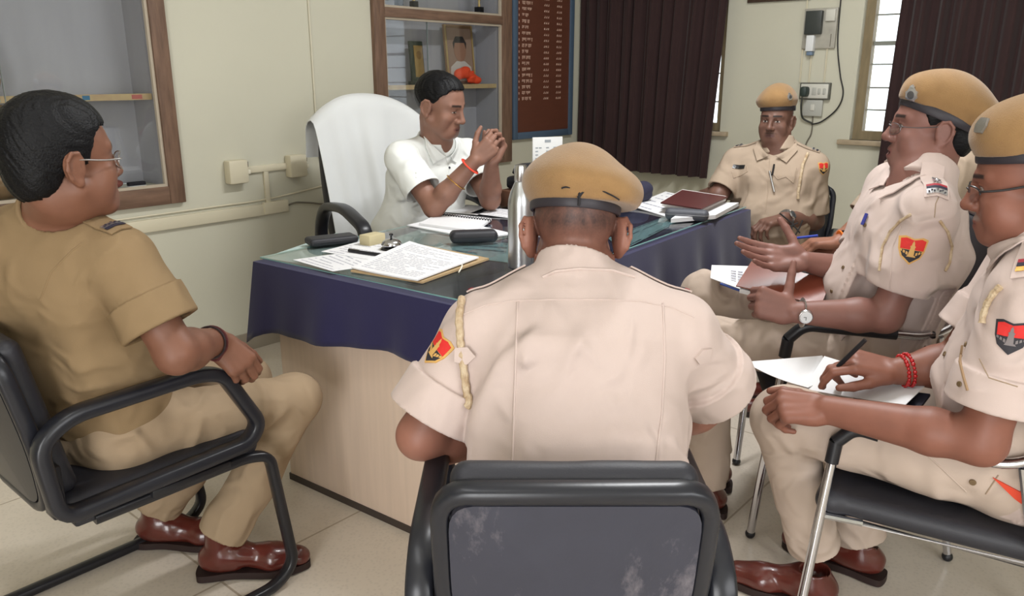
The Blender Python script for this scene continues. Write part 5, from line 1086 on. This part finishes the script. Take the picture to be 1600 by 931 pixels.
if want('left'):
    o = dict(R=rot((.994, .113), pitch=2), skin=(122, 82, 64), lip=(112, 72, 60), h=.003, neck=.06, arm=(.05, .043, .03))
    b = person('left', 'bareheaded man in yellowish khaki and glasses, seated in the black armchair near the wall cabinet', None, J1, o,
               hands(R=(cam_dir(.62, -.72, .35), cam_dir(-.5, -.35, .8), soft, ((.4, .9, .2), (.1, 1, .3))), L=(V(.9, -.3, -.3), V(0, 0, -1), soft, ((.5, .8, .2), (.2, 1, .2)))))
    hair(b, V(*J1['hd']), o['R'], dict(hair_top=.016, nape=1))
    SH1 = shirt(b, J1, dict(sleeve=.72, sleeve_r=(.068, .076), cuff=1, belly=.02, seed=2, collar=.036, fold=.012, neck=.06), KY)
    trousers(b, J1, dict(seed=2, leg_end=-.02), KYT)
    shoe(b, J1['aR'], onz(392, 893, 0), LEATH, SOLE, .045, 1.06); shoe(b, J1['aL'], onz(292, 850, 0), LEATH, SOLE, .045, 1.06)
if want('boss'):
    o = dict(R=rot((.267, -.963), pitch=-16, roll=4), skin=(136, 98, 82), lip=(118, 76, 70), lidded=.55, h=.003, neck=.058)
    b = person('boss', 'bareheaded man in a white shirt behind the desk, hands clasped before his chin', None, J2, o,
               hands(R=(cam_dir(.72, .66, -.1), cam_dir(-.3, .1, .95), [(50, 55, 30), (52, 58, 30), (54, 60, 30), (56, 60, 30)], ((.7, .7, .1), (.3, 1, .3))),
                     L=(cam_dir(.35, .9, .05), cam_dir(-.45, .25, -.85), [(48, 62, 40), (50, 64, 40), (52, 66, 40), (54, 66, 40)], ((.6, .8, .2), (.3, 1, .3)))))
    hair(b, V(*J2['hd']), o['R'], dict(hair_top=.007, hairline=([-.13, -.1, -.05, -.012, .004, .018, .04, .055, .062, .12], [-.05, -.045, -.03, .03, .022, .025, .06, .07, .088, .095])))
    shirt(b, J2, dict(sleeve=.66, sleeve_r=(.068, .08), belly=.03, wide=.01, seed=4, fold=.009, collar=.036), WS)
    trousers(b, J2, dict(seed=4), mat('dark_trouser_cloth', (40, 42, 52), .9))
    for s in 'LR': shoe(b, J2['a'+s], V(*J2['a'+s])+V(0, -.2, 0), LEATH, SOLE)
if want('far'):
    o = dict(R=rot((-.99, -.11), pitch=0), skin=(112, 80, 68), lip=(92, 62, 58), moustache=(56, 42, 38), mst=.5, k=.86, lidded=.35, h=.003, neck=.058, fat=-.002)
    b = person('far', 'man in khaki uniform and beret facing out, seated by the wall beyond the desk', 'seated khaki officers', J3, o,
               hands(R=(V(-.5, .8, -.1), V(0, 0, -1), soft, ((.5, .8, .2), (.2, 1, .2))), L=(cam_dir(-.9, -.25, -.2), cam_dir(0, -.9, .3), soft, ((.5, .8, .2), (.2, 1, .2)))))
    beret(b, V(*J3['hd']), o['R'], dict(tilt=3, roll=3, c=(0, -.008, .066), crown=[((.014, .0, .036), (.094, .11, .042)), ((-.01, .055, .04), (.06, .045, .036))], seed=3, sc=.86, color=(146, 114, 76)))
    shirt(b, J3, dict(sleeve=.86, sleeve_r=(.06, .068), belly=.03, wide=.0, seed=6, fold=.012, neck=.058), KF)
    trousers(b, J3, dict(seed=6), KF)
    for s in 'LR': shoe(b, J3['a'+s], V(*J3['a'+s])+V(-.2, -.1, 0), LEATH, SOLE)
if want('back'):
    o = dict(R=rot(CF[:2]+CR[:2]*.04, pitch=-14), skin=(142, 96, 80), ear=1.2, ear_out=.012, buzz=.9, h=.0028, neck=.056)
    b = person('back', 'man in khaki uniform and beret seen from behind in the scuffed black chair', 'seated khaki officers', J4, o,
               hands(R=(cam_dir(-.6, 0, .8), V(0, 0, -1), soft, ((.5, .8, .2), (.2, 1, .2))), L=(cam_dir(.6, 0, .8), V(0, 0, -1), soft, ((.5, .8, .2), (.2, 1, .2)))))
    beret(b, V(*J4['hd']), o['R'], dict(tilt=-2, roll=4, c=(0, -.008, .052), crown=[((.012, -.01, .040), (.099, .115, .042)), ((.068, -.02, .024), (.048, .085, .032)), ((-.035, .02, .048), (.062, .072, .042))], seed=8, knot=-1.55, color=(184, 150, 110)))
    SH4 = shirt(b, J4, dict(sleeve=.83, sleeve_r=(.066, .077), cuff=1, belly=.02, wide=.012, seed=8, hs=.0036, fold=.009, neck=.056, collar=.03), KH)
    trousers(b, J4, dict(seed=8), KT)
    for s in 'LR': shoe(b, J4['a'+s], V(*J4['a'+s])+V(.2, .15, 0), LEATH, SOLE)
if want('speaker'):
    o = dict(R=rot((-.383, .923), pitch=4), skin=(130, 90, 80), k=.96, lip=(128, 76, 72), open=.008, lidded=.2, stubble=.25, h=.0026, neck=.06, fat=.006)
    b = person('speaker', 'man in khaki uniform, beret and glasses talking with one palm held out', 'seated khaki officers', J5, o,
               hands(R=(cam_dir(-.98, .12, .1), cam_dir(-.1, .45, -.85), [(6, 10, 6), (10, 12, 8), (14, 14, 8), (18, 16, 8)], ((.9, .35, .1), (.8, .6, .1)), 1.08, (4, 1, -3, -7)),
                     L=(cam_dir(-.93, .3, .1), cam_dir(.1, -.1, 1), fist, ((.98, .1, .1), (1, .1, .05)), 1.05)))
    beret(b, V(*J5['hd']), o['R'], dict(tilt=19, roll=2, c=(0, -.008, .036), crown=[((.012, -.03, .042), (.095, .125, .048)), ((-.01, .068, .034), (.062, .05, .04)), ((0, -.105, .016), (.07, .05, .042))], seed=9, sc=.98, color=(152, 117, 77)))
    hair(b, V(*J5['hd']), o['R'], dict(hair_top=-.02, nape=1, k=.96))
    SH5 = shirt(b, J5, dict(sleeve=.72, sleeve_r=(.068, .078), belly=.035, wide=.01, seed=10, hs=.0036, fold=.013, hem=.0), KH)
    trousers(b, J5, dict(seed=10, thigh=.09), KT)
    for s in 'LR': shoe(b, J5['a'+s], V(*J5['a'+s])+V(-.1, .2, 0), LEATH, SOLE)
if want('writer'):
    o = dict(R=rot((-.16, .985), pitch=-8), skin=(132, 85, 69), lip=(120, 70, 62), moustache=(150, 138, 132), stubble=.2, h=.0026, neck=.06, fat=.008, buzz=.35, arm=(.052, .045, .031))
    b = person('writer', 'man in khaki uniform, beret and dark glasses writing on papers on his knee', 'seated khaki officers', J6, o,
               hands(R=(cam_dir(-.95, .22, .2), cam_dir(-.3, -.75, .55), [(26, 40, 14), (32, 46, 24), (44, 60, 36), (56, 66, 36)], ((.55, .9, .35), (.1, 1, .35)), 1.08),
                     L=(cam_dir(-.98, .05, .3), cam_dir(-.1, -.6, .8), [(48, 60, 40), (54, 64, 40), (58, 66, 40), (62, 66, 40)], ((.5, .8, .2), (.1, 1, .3)), 1.06)))
    beret(b, V(*J6['hd']), o['R'], dict(tilt=2, roll=2, c=(0, -.008, .062), crown=[((.012, -.015, .045), (.096, .122, .05)), ((-.01, .055, .04), (.065, .045, .045))], seed=12, color=(158, 122, 80)))
    SH6 = shirt(b, J6, dict(sleeve=.74, sleeve_r=(.068, .08), cuff=1, belly=.04, wide=.01, seed=13, hs=.0036, fold=.013, hem=.0), KH)
    trousers(b, J6, dict(seed=13, thigh=.092, knee=.074), KT)
    shoe(b, J6['aL'], V(*J6['aL'])+V(-.05, .2, 0), LEATH, SOLE); shoe(b, J6['aR'], onz(1240, 858, 0), LEATH, SOLE)
if want('hidden'):
    o = dict(R=rot((-.35, .93)), skin=(150, 102, 82), h=.0032)
    b = person('hidden', 'mostly hidden man in khaki sitting behind the talking officer, orange thread on his wrist', 'seated khaki officers', J7, o,
               hands(R=(cam_dir(-.95, .1, .2), cam_dir(0, -.9, .3), soft, ((.5, .8, .2), (.2, 1, .2))), L=(cam_dir(-.95, -.05, .2), cam_dir(0, -.9, .3), soft, ((.5, .8, .2), (.2, 1, .2)))))
    hair(b, V(*J7['hd']), o['R'], dict(hair_top=.008))
    shirt(b, J7, dict(sleeve=.7, seed=15), KF); trousers(b, J7, dict(seed=15), KF)
    for s in 'LR': shoe(b, J7['a'+s], V(*J7['a'+s])+V(-.1, .2, 0), LEATH, SOLE)
# ------------------------------------------------------------------ what the people wear and hold
def part_of(b, nm): return next(c for c in b.children if c.name.split('.')[0] == nm)
STEEL = mat('polished_steel', (196, 196, 198), .25, metal=1.0); GOLD = mat('polished_gold', (214, 168, 96), .25, metal=1.0); SILVER = mat('silver_badge', (206, 206, 210), .3, metal=.9)
THREAD = mat('khaki_thread', (150, 130, 108), .8); CORD = mat('braided_lanyard', (200, 182, 154), .8, bump=.8, bscale=160, mottle=.4, mscale=70, mottle2=(166, 140, 108)); REDB = mat('red_ribbon', (150, 34, 46), .7); DARKB = mat('dark_ribbon', (36, 32, 48), .7); BLACKP = mat('gloss_black_plastic', (24, 24, 28), .3)
BTN = mat('brown_button', (112, 92, 66), .4, metal=.3)
GR = mat('gunmetal_rim', (96, 94, 96), .3, metal=.8); BKR = mat('black_rim', (30, 27, 28), .35)
def shirt_tree(k): b, J, o = people[k]; s = part_of(b, 'shirt'); return b, J, o, s, bvh(s)
def epaulette(k, side, m, bar=None, starm=None, txt=None, w=.048, L=.125, out=.13):
    b, J, o, s, t = shirt_tree(k); lat, f, up = torso_frame(J); nk, sh = V(*J['nk']), V(*J['s'+side]); a = sh+nrm(sh-nk)*.03; z = nrm(nk+up*.02-a); q = nrm(z-up*(z@up)); a = sh+(sh-nk)*out; c = a-nrm(sh-nk)*L
    e = strip(t, [a+up*.1, mid_(a, c, .5)+up*.1, c+up*.1], w, -up, 'epaulette', m, s, .0025, .003, 5); n = up
    d = nrm(c-a); d = nrm(d-up*(d@up)); tr = bvh(e); at = lambda x, y=0: a+nrm(c-a)*x+np.cross(up, nrm(c-a))*y
    def lay(x, wd, mm, nm, lf): return strip(tr, [at(x, -w/2)+up*.1, at(x, w/2)+up*.1], wd, -up, nm, mm, e, lf, .0012, 3)
    if bar:
        for x, mm, nm in bar: lay(x, .0085, mm, nm, .0015)
    if txt is not None:
        lay(txt, .012, SILVER, 'title_bar', .0015); M = MB()
        for i in range(7):
            p = project(tr, [at(txt-.002+.004*(i % 2), -w*.38+w*.76*i/6)+up*.1], -up, .0042)[0]; M.box(p, (.004, .0035, .0012))
        M.build('title_lettering', DARKB, e, smooth=False)
    if starm is not None:
        p = project(tr, [at(starm)+up*.1], -up, .001)[0]; h = tr.ray_cast(Vector(p+up*.05), Vector(-up)); nn = np.array(h[1]) if h[0] is not None else up; nn = nn if nn@up > 0 else -nn
        x = nrm(np.cross(d, nn)); MB().prism([(q_[0]*.026, q_[1]*.026) for q_ in star(6, .5, .27)], .0035, p, np.array([x, np.cross(nn, x), nn])).ball(p+nn*.003, (.0045, .0045, .003)).build('rank_star', SILVER, e)
    return e
def buttons(tree, pxs, parent, r=.006, m=None):
    for x, y in pxs:
        h = seen(tree, x, y, .0005)
        if h is None: continue
        p, n = h; MB().lathe([(r*.9, 0), (r, .001), (r*.9, .003), (r*.5, .0034), (.0005, .0028)], p, 16, np.array([*(lambda a: (a, np.cross(n, a)))(nrm(np.cross(n, V(.3, .5, .8)))), n])).build('button', m or BTN, parent)
def lanyard(tree, pxs, parent, r=.0045, lift=.004, twist=True):
    n = []
    for (x0, y0), (x1, y1) in zip(pxs[:-1], pxs[1:]):
        k = max(3, int(math.hypot(x1-x0, y1-y0)/6))
        for t in np.linspace(0, 1, k+1)[:-1]: n.append((x0+(x1-x0)*t, y0+(y1-y0)*t))
    q = on(tree, n, lift); keep = [q[0]]
    for p in q[1:]:
        if np.linalg.norm(p-keep[-1]) < .05: keep.append(p)
    return MB().tube(keep, [r*(1+.12*math.sin(2.4*i)) for i in range(len(keep))], 8, smooth=2).build('lanyard', CORD, parent)
def cap_badge(k, px, py, size=.034):
    b, J, o = people[k]; br = part_of(b, 'beret'); t = bvh(br); h = seen(t, px, py)
    if h is None: return
    oct_ = [(.5*math.cos(a)*(1 if i % 2 else .86), .5*math.sin(a)*(1 if i % 2 else .86)-.06) for i, a in enumerate(np.linspace(0, 2*math.pi, 17)[:-1])]
    c = patch(t, px, py, oct_, size, SILVER, 'cap_badge', br, thick=.003, at=h)
    patch(t, px, py, [(.27*math.cos(a), .27*math.sin(a)-.06) for a in np.linspace(0, 2*math.pi, 17)[:-1]], size, mat('dark_silver', (120, 120, 126), .35, metal=.9), 'badge_centre', c, thick=.0042, at=h)
    patch(t, px, py, [(-.16, .4), (.16, .4), (.2, .52), (.08, .5), (0, .62), (-.08, .5), (-.2, .52)], size, SILVER, 'badge_crest', c, thick=.0038, at=h)
def watch(k, side, strap, face_dir, dial, r=.0165):
    b, J, o = people[k]; t = bvh(b); w, e = V(*J['w'+side]), V(*J['e'+side]); ax = nrm(w-e); c = w-ax*.022; band, pts = snug(t, c, ax, 'wristwatch', strap, b, .0018, (.008, .0018)); fd = nrm(np.asarray(face_dir)-ax*(np.asarray(face_dir)@ax))
    p = max(pts, key=lambda q: (q-c)@fd); R = np.array([ax, np.cross(fd, ax), fd]); MB().lathe([(r, 0), (r*1.08, .003), (r, .008), (r*.9, .0085)], p-fd*.001, 24, R).build('watch_case', STEEL, band)
    MB().lathe([(r*.86, 0), (r*.86, .0006)], p+fd*.0072, 24, R).build('watch_dial', dial, band); MB().box(p+fd*.0083+R[1]*.004, (.0012, .009, .0008), R).box(p+fd*.0083+R[0]*.003, (.007, .0012, .0008), R).build('watch_hands', BLACKP, band, smooth=False)
# --- man in glasses on the left
if 'left' in people:
    b, J, o, s, t = shirt_tree('left'); R = o['R']; C = V(*J['hd']); glasses(b, C, R, mat('silver_rim', (176, 172, 170), .25, metal=.9), .0013, half=False, tw=.0018)
    epaulette('left', 'R', KY, [(.018, DARKB, 'dark_bar')], None, .03); seam(t, [(62, 470), (80, 425), (112, 392), (128, 380)], 'armhole_seam', KY, s, .0018); seam(t, [(20, 318), (60, 330), (110, 352), (160, 378)], 'yoke_seam', KY, s, .0014)
    tb_ = bvh(b); w, e = V(*J['wR']), V(*J['eR']); ax = nrm(w-e)
    snug(tb_, w-ax*.02, ax, 'bracelet', mat('maroon_thread', (84, 34, 34), .8), b, .003); snug(tb_, w-ax*.032, ax, 'bracelet', mat('dark_thread', (46, 32, 34), .8), b, .0025)
    q = mid_(J['wR'], J['wR'], 0)
# --- man in white
if 'boss' in people:
    b, J, o, s, t = shirt_tree('boss'); collar_leaf(s, J, WS, dict(shirt=s)); tb_ = bvh(b); w, e = V(*J['wR']), V(*J['eR']); ax = nrm(w-e)
    snug(tb_, w-ax*.03, ax, 'thread_band', mat('orange_red_thread', (216, 66, 44), .8), b, .0025, (.010, .0025)); ring(mid_(w, e, .46), nrm(ax+V(.15, .0, .2)), .043, .0024, 'metal_bangle', GOLD, b)
    seam(t, [(696, 240), (700, 262), (703, 290), (706, 322)], 'placket', WS, s, .0022); buttons(t, [(702, 262), (705, 292), (715, 330)], s, .005, mat('dark_button', (52, 50, 60), .4)); buttons(bvh(part_of(s, 'collar')) if any(c.name.startswith('collar') for c in s.children) else t, [(688, 223)], s, .005, mat('dark_button', (52, 50, 60), .4))
    seam(t, [(652, 232), (664, 262), (674, 290)], 'armhole_seam', WS, s, .0016)
# --- officer beyond the desk
if 'far' in people:
    b, J, o, s, t = shirt_tree('far'); collar_leaf(s, J, KF, dict(shirt=s)); shoulder_badge(t, 1287, 263, .052, s)
    for sd in 'LR': epaulette('far', sd, KF, [(.012, DARKB, 'dark_bar')], None, .03)
    h = seen(t, 1155, 261)
    if h: patch(t, 1155, 261, [(-.5, -.16), (.5, -.16), (.5, .16), (-.5, .16)], .055, BLACKP, 'name_plate', s, at=h, thick=.003)
    lanyard(t, [(1262, 240), (1254, 258), (1250, 280), (1247, 300), (1246, 316)], s, .0065)
    seam(t, [(1203, 245), (1201, 270), (1200, 300), (1196, 330)], 'placket', KF, s, .0018)
    for pxs in ([(1143, 268), (1146, 278), (1158, 274), (1168, 268), (1167, 260)], [(1205, 268), (1215, 280), (1228, 276), (1240, 286), (1244, 262)]): seam(t, pxs, 'pocket_flap', KF, s, .0022)
    q = on(t, [(1203, 268), (1210, 300)], .008); MB().tube([q[0], q[1]], .0042, 8).build('pocket_pen', STEEL, s); q = on(t, [(1210, 258), (1207, 274)], .008); MB().tube([q[0], q[1]], .004, 8).build('pocket_pen', BLACKP, s)
    watch('far', 'L', STEEL, -CF+CU*.3, mat('dial_dark', (70, 74, 76), .3), .018); cap_badge('far', 1234, 151, .03)
# --- officer seen from behind
if 'back' in people:
    b, J, o, s, t = shirt_tree('back'); SEAM = KH; seam(t, [(848, 433), (868, 424), (905, 420), (955, 422), (992, 433)], 'collar_edge', KH, s, .0032)
    seam(t, [(722, 492), (760, 476), (800, 470), (860, 468), (940, 468), (1000, 470), (1050, 480), (1085, 496)], 'yoke_seam', SEAM, s, .0014)
    seam(t, [(809, 472), (806, 560), (803, 650), (801, 728)], 'pleat_seam', SEAM, s, .0022); seam(t, [(1036, 474), (1039, 560), (1034, 650), (1024, 728)], 'pleat_seam', SEAM, s, .0022)
    lanyard(t, [(724, 470), (720, 500), (721, 530), (724, 560), (727, 600), (731, 625), (736, 640)], s, .0068, .006)
    TABO = [(-.5, -.34), (.12, -.42), (.52, .0), (.12, .42), (-.5, .34)]; lt = bvh(part_of(s, 'lanyard')); p, n = seen(t, 729, 554); patch(t, 729, 554, TABO, .036, KH, 'shoulder_tab', s, at=(p+n*.012, n), thick=.0, hard=True); patch(t, 1097, 556, [(-x, y) for x, y in TABO][::-1], .036, KH, 'shoulder_tab', s, thick=.005)
    for sd in 'LR': epaulette('back', sd, KH, [(.006, REDB, 'red_bar'), (.016, DARKB, 'dark_bar')], None, None)
    shoulder_badge(t, 682, 545, .058, s, rot=-.35); cap = people['back']
# --- talking officer
if 'speaker' in people:
    b, J, o, s, t = shirt_tree('speaker'); R = o['R']; C = V(*J['hd']); glasses(b, C, R*.96, GR, .0007, (.0245, .0155), tw=.0011); collar_leaf(s, J, KH, dict(shirt=s, w=.06, drop=.085))
    epaulette('speaker', 'L', KH, [(.03, REDB, 'red_bar'), (.021, DARKB, 'dark_bar')], .052, .009, w=.05, L=.15, out=.36); epaulette('speaker', 'R', KH, [(.03, REDB, 'red_bar')], .052, .009)
    shoulder_badge(t, 1425, 391, .064, s, rot=-.12); lanyard(t, [(1424, 335), (1408, 345), (1392, 362), (1380, 385), (1376, 410), (1374, 430)], s, .0036, .002); lanyard(t, [(1468, 345), (1480, 362), (1486, 385), (1483, 410), (1472, 430)], s, .0036, .002)
    seam(t, [(1475, 290), (1462, 318), (1460, 340)], 'yoke_seam', THREAD, s, .0013); seam(t, [(1408, 352), (1395, 385), (1392, 425), (1390, 455)], 'armhole_seam', KH, s, .002); buttons(t, [(1352, 352), (1318, 418), (1300, 455)], s, .0055)
    q = on(t, [(1357, 335), (1350, 352)], .006); MB().tube([q[0], q[1]], .0045, 8).build('pocket_pen', mat('blue_pen_cap', (52, 58, 140), .4), s)
    tt = bvh(part_of(b, 'trousers')); h = seen(t, 1284, 497) or seen(tt, 1284, 497)
    if h: patch(tt, 1284, 497, [(-.5, -.4), (.5, -.4), (.5, .4), (-.5, .4)], .03, STEEL, 'belt_buckle', part_of(b, 'trousers'), at=h, thick=.006, hard=True)
    watch('speaker', 'L', STEEL, -CF-CU*.35, mat('dial_white', (214, 216, 218), .3), .0175); cap_badge('speaker', 1424, 147, .038)
    br = part_of(b, 'beret')
# --- writing officer
if 'writer' in people:
    b, J, o, s, t = shirt_tree('writer'); R = o['R']; C = V(*J['hd']); glasses(b, C, R, BKR, .0018, (.0255, .017), half=True, tw=.0024)
    collar_leaf(s, J, KH, dict(shirt=s)); epaulette('writer', 'L', KH, [(.03, REDB, 'red_bar'), (.021, DARKB, 'dark_bar'), (.010, GOLD, 'gold_bar')], .052, None, w=.05, L=.13, out=.42)
    shoulder_badge(t, 1580, 527, .058, s, dull=1); lanyard(t, [(1566, 448), (1556, 458), (1546, 474), (1540, 492), (1537, 512)], s, .0062, .005); buttons(t, [(1510, 538), (1477, 553), (1500, 600)], s, .0058); seam(t, [(1530, 560), (1545, 590), (1590, 604)], 'cuff_edge', THREAD, s, .0012)
    seam(t, [(1504, 540), (1500, 565), (1506, 590), (1512, 610)], 'placket', mat('brown_placket', (150, 122, 92), .8), s, .003)
    tr = part_of(b, 'trousers'); tt = bvh(tr); buttons(tt, [(1520, 753)], tr, .007); seam(tt, [(1445, 708), (1475, 735), (1510, 768)], 'pocket_edge', KT, tr, .002); seam(tt, [(1540, 772), (1560, 742)], 'pocket_edge', THREAD, tr, .0014)
    patch(tt, 1582, 768, [(-.62, .34), (.6, -.05), (.6, -.5), (.1, -.22)], .06, mat('red_orange_cloth', (206, 70, 44), .8), 'red_pocket_cloth', tr, thick=.004)
    tb_ = bvh(b); w, e = V(*J['wR']), V(*J['eR']); ax = nrm(w-e); RB = mat('red_bead', (176, 22, 26), .25, coat=.5); br_ = None
    for off in (.012, .024):
        _, pts = snug(tb_, w-ax*off, ax, 'bracelet_cord', mat('red_cord', (140, 24, 26), .7), b, .0012, seg=26); M = MB()
        for i, p in enumerate(pts): M.ball(p, .0048 if i % 3 else .0038, 6)
        M.build('bead_bracelet', RB, b)
    pa, pb = P(1281, 600, 1.885), P(1352, 531, 1.80)
    pen = tag(MB().tube([mid_(pa, pb, .08), mid_(pa, pb, .5), pb], [.0045, .0055, .0052], 12).build('ballpoint_pen', BLACKP), 'black ballpoint pen in the hand of the writing officer', 'pen'); MB().tube([pa, mid_(pa, pb, .08)], [.0008, .0038], 10).build('pen_tip', STEEL, pen)
    cap_b = mat('dull_cap_badge', (150, 146, 140), .35, metal=.8); br = part_of(b, 'beret'); h = seen(bvh(br), 1534, 196)
    if h: patch(bvh(br), 1534, 196, [(-.35, -.5), (.35, -.5), (.5, 0), (.35, .5), (-.35, .5), (-.5, 0)], .03, cap_b, 'cap_badge', br, at=h, thick=.005)
# --- hidden officer
if 'hidden' in people:
    b, J, o, s, t = shirt_tree('hidden'); tb_ = bvh(b); w, e = V(*J['wL']), V(*J['eL']); ax = nrm(w-e); snug(tb_, w-ax*.01, ax, 'thread_bracelet', mat('orange_thread', (232, 120, 40), .8), b, .003, (.008, .003)); snug(tb_, w-ax*.024, ax, 'thread_bracelet', BLACKP, b, .003, (.004, .003)); w, e = V(*J['wR']), V(*J['eR']); ax = nrm(w-e); snug(tb_, w-ax*.02, ax, 'watch_strap', BLACKP, b, .0025, (.011, .0025))
    a = P(1243, 372, 2.80); c = P(1278, 368, 2.76); pen = tag(MB().tube([a, c], .0045, 10).build('blue_pen', mat('blue_pen_body', (50, 70, 170), .35)), 'blue pen held by the officer with the orange wrist thread', 'pen'); MB().tube([a-(c-a)*.08, a], [.001, .004], 8).build('pen_tip', STEEL, pen)
    k = P(1243, 358, 2.80); sp = MB()
    for pts in ([(1218, 333), (1236, 348), (1250, 364)], [(1228, 357), (1238, 352), (1247, 348)], [(1240, 345), (1236, 365), (1240, 380)], [(1254, 344), (1249, 356), (1240, 372)]): sp.tube([P(x, y, 2.82-.0006*(x-1236)) for x, y in pts], .0028, 8, smooth=5)
    tag(sp.build('folded_spectacles', BKR), 'folded black spectacles held above the hand with the orange thread', 'spectacles')
# --- things on laps
def board(c4, th, name, m, parent=None, bev=0): 
    a, b_, c, d = [np.asarray(q, float) for q in c4]; n = 8; g = [[(a*(1-i/n)+b_*(i/n))*(1-j/n)+(d*(1-i/n)+c*(i/n))*(j/n) for j in range(n+1)] for i in range(n+1)]; return MB().sheet(g, th).build(name, m, parent, sharp=30)
bk = board([P(1150, 446, 2.30), P(1283, 476, 2.19), P(1300, 436, 2.26), P(1174, 408, 2.39)], .004, 'maroon_notebook', mat('brown_glossy_cover', (128, 66, 50), .25, coat=.4, mottle=.15, mscale=14)); tag(bk, 'maroon covered notebook on the lap of the talking officer', 'notebook')
board([p-V(0, 0, .006) for p in (P(1156, 448, 2.30), P(1281, 479, 2.19), P(1298, 438, 2.27), P(1178, 411, 2.40))], .014, 'page_block', PAPER, bk)
lp = board([P(1110, 434, 2.42), P(1186, 462, 2.30), P(1182, 416, 2.44), P(1112, 414, 2.50)], .002, 'lap_papers', PAPER); tag(lp, 'white papers under the maroon notebook on the raised knee', 'paper')
M = MB(); a, b_, c, d = P(1112, 432, 2.418), P(1180, 457, 2.31), P(1178, 418, 2.435), P(1114, 416, 2.495)
for i in range(5):
    for j in range(3):
        s0, s1, tt_ = .45+.16*j, .45+.16*j+.12, .25+.12*i; f = lambda s_, t_: (a*(1-s_)+b_*s_)*(1-t_)+(d*(1-s_)+c*s_)*t_+V(0, 0, .0012); M.add([f(s0, tt_), f(s1, tt_), f(s1, tt_+.04), f(s0, tt_+.04)], [[0, 1, 2, 3]])
M.build('printed_text', INK, lp, smooth=False); MB().tube([P(1126, 443, 2.395), P(1162, 456, 2.345)], .004, 8).build('blue_edge', mat('blue_file_edge', (60, 80, 150), .5), lp)
def curled(c4, amp, name, m, th=.0012, lift=0.):
    a, b_, c, d = c4; n = 14; g = []
    for i in range(n):
        s = i/(n-1); row = []
        for j in range(n): t_ = j/(n-1); row.append((a*(1-s)+b_*s)*(1-t_)+(d*(1-s)+c*s)*t_+V(0, 0, -amp*math.sin(math.pi*s)*(.6+.4*t_)+lift))
        g.append(row)
    return MB().sheet(g, th).build(name, m)
tag(curled([P(1255, 607, 1.95), P(1415, 632, 1.76), P(1450, 598, 1.82), P(1288, 556, 2.02)], .004, 'writing_sheet', PAPER), 'white sheet under the writing hand on the officer knee', 'paper')
tag(curled([P(1163, 567, 2.03), P(1262, 607, 1.94), P(1300, 590, 1.97), P(1285, 557, 2.05)], .012, 'curled_sheet', PAPER, lift=.003), 'white sheet curling up at its corner beyond the writing officer knee', 'paper')
tag(board([p-V(0, 0, .016) for p in (P(1330, 632, 1.82), P(1428, 640, 1.74), P(1455, 605, 1.80), P(1340, 590, 1.92))], .006, 'black_file', mat('black_file_card', (36, 38, 52), .5)), 'dark file under the writing sheet on the officer lap', 'file')
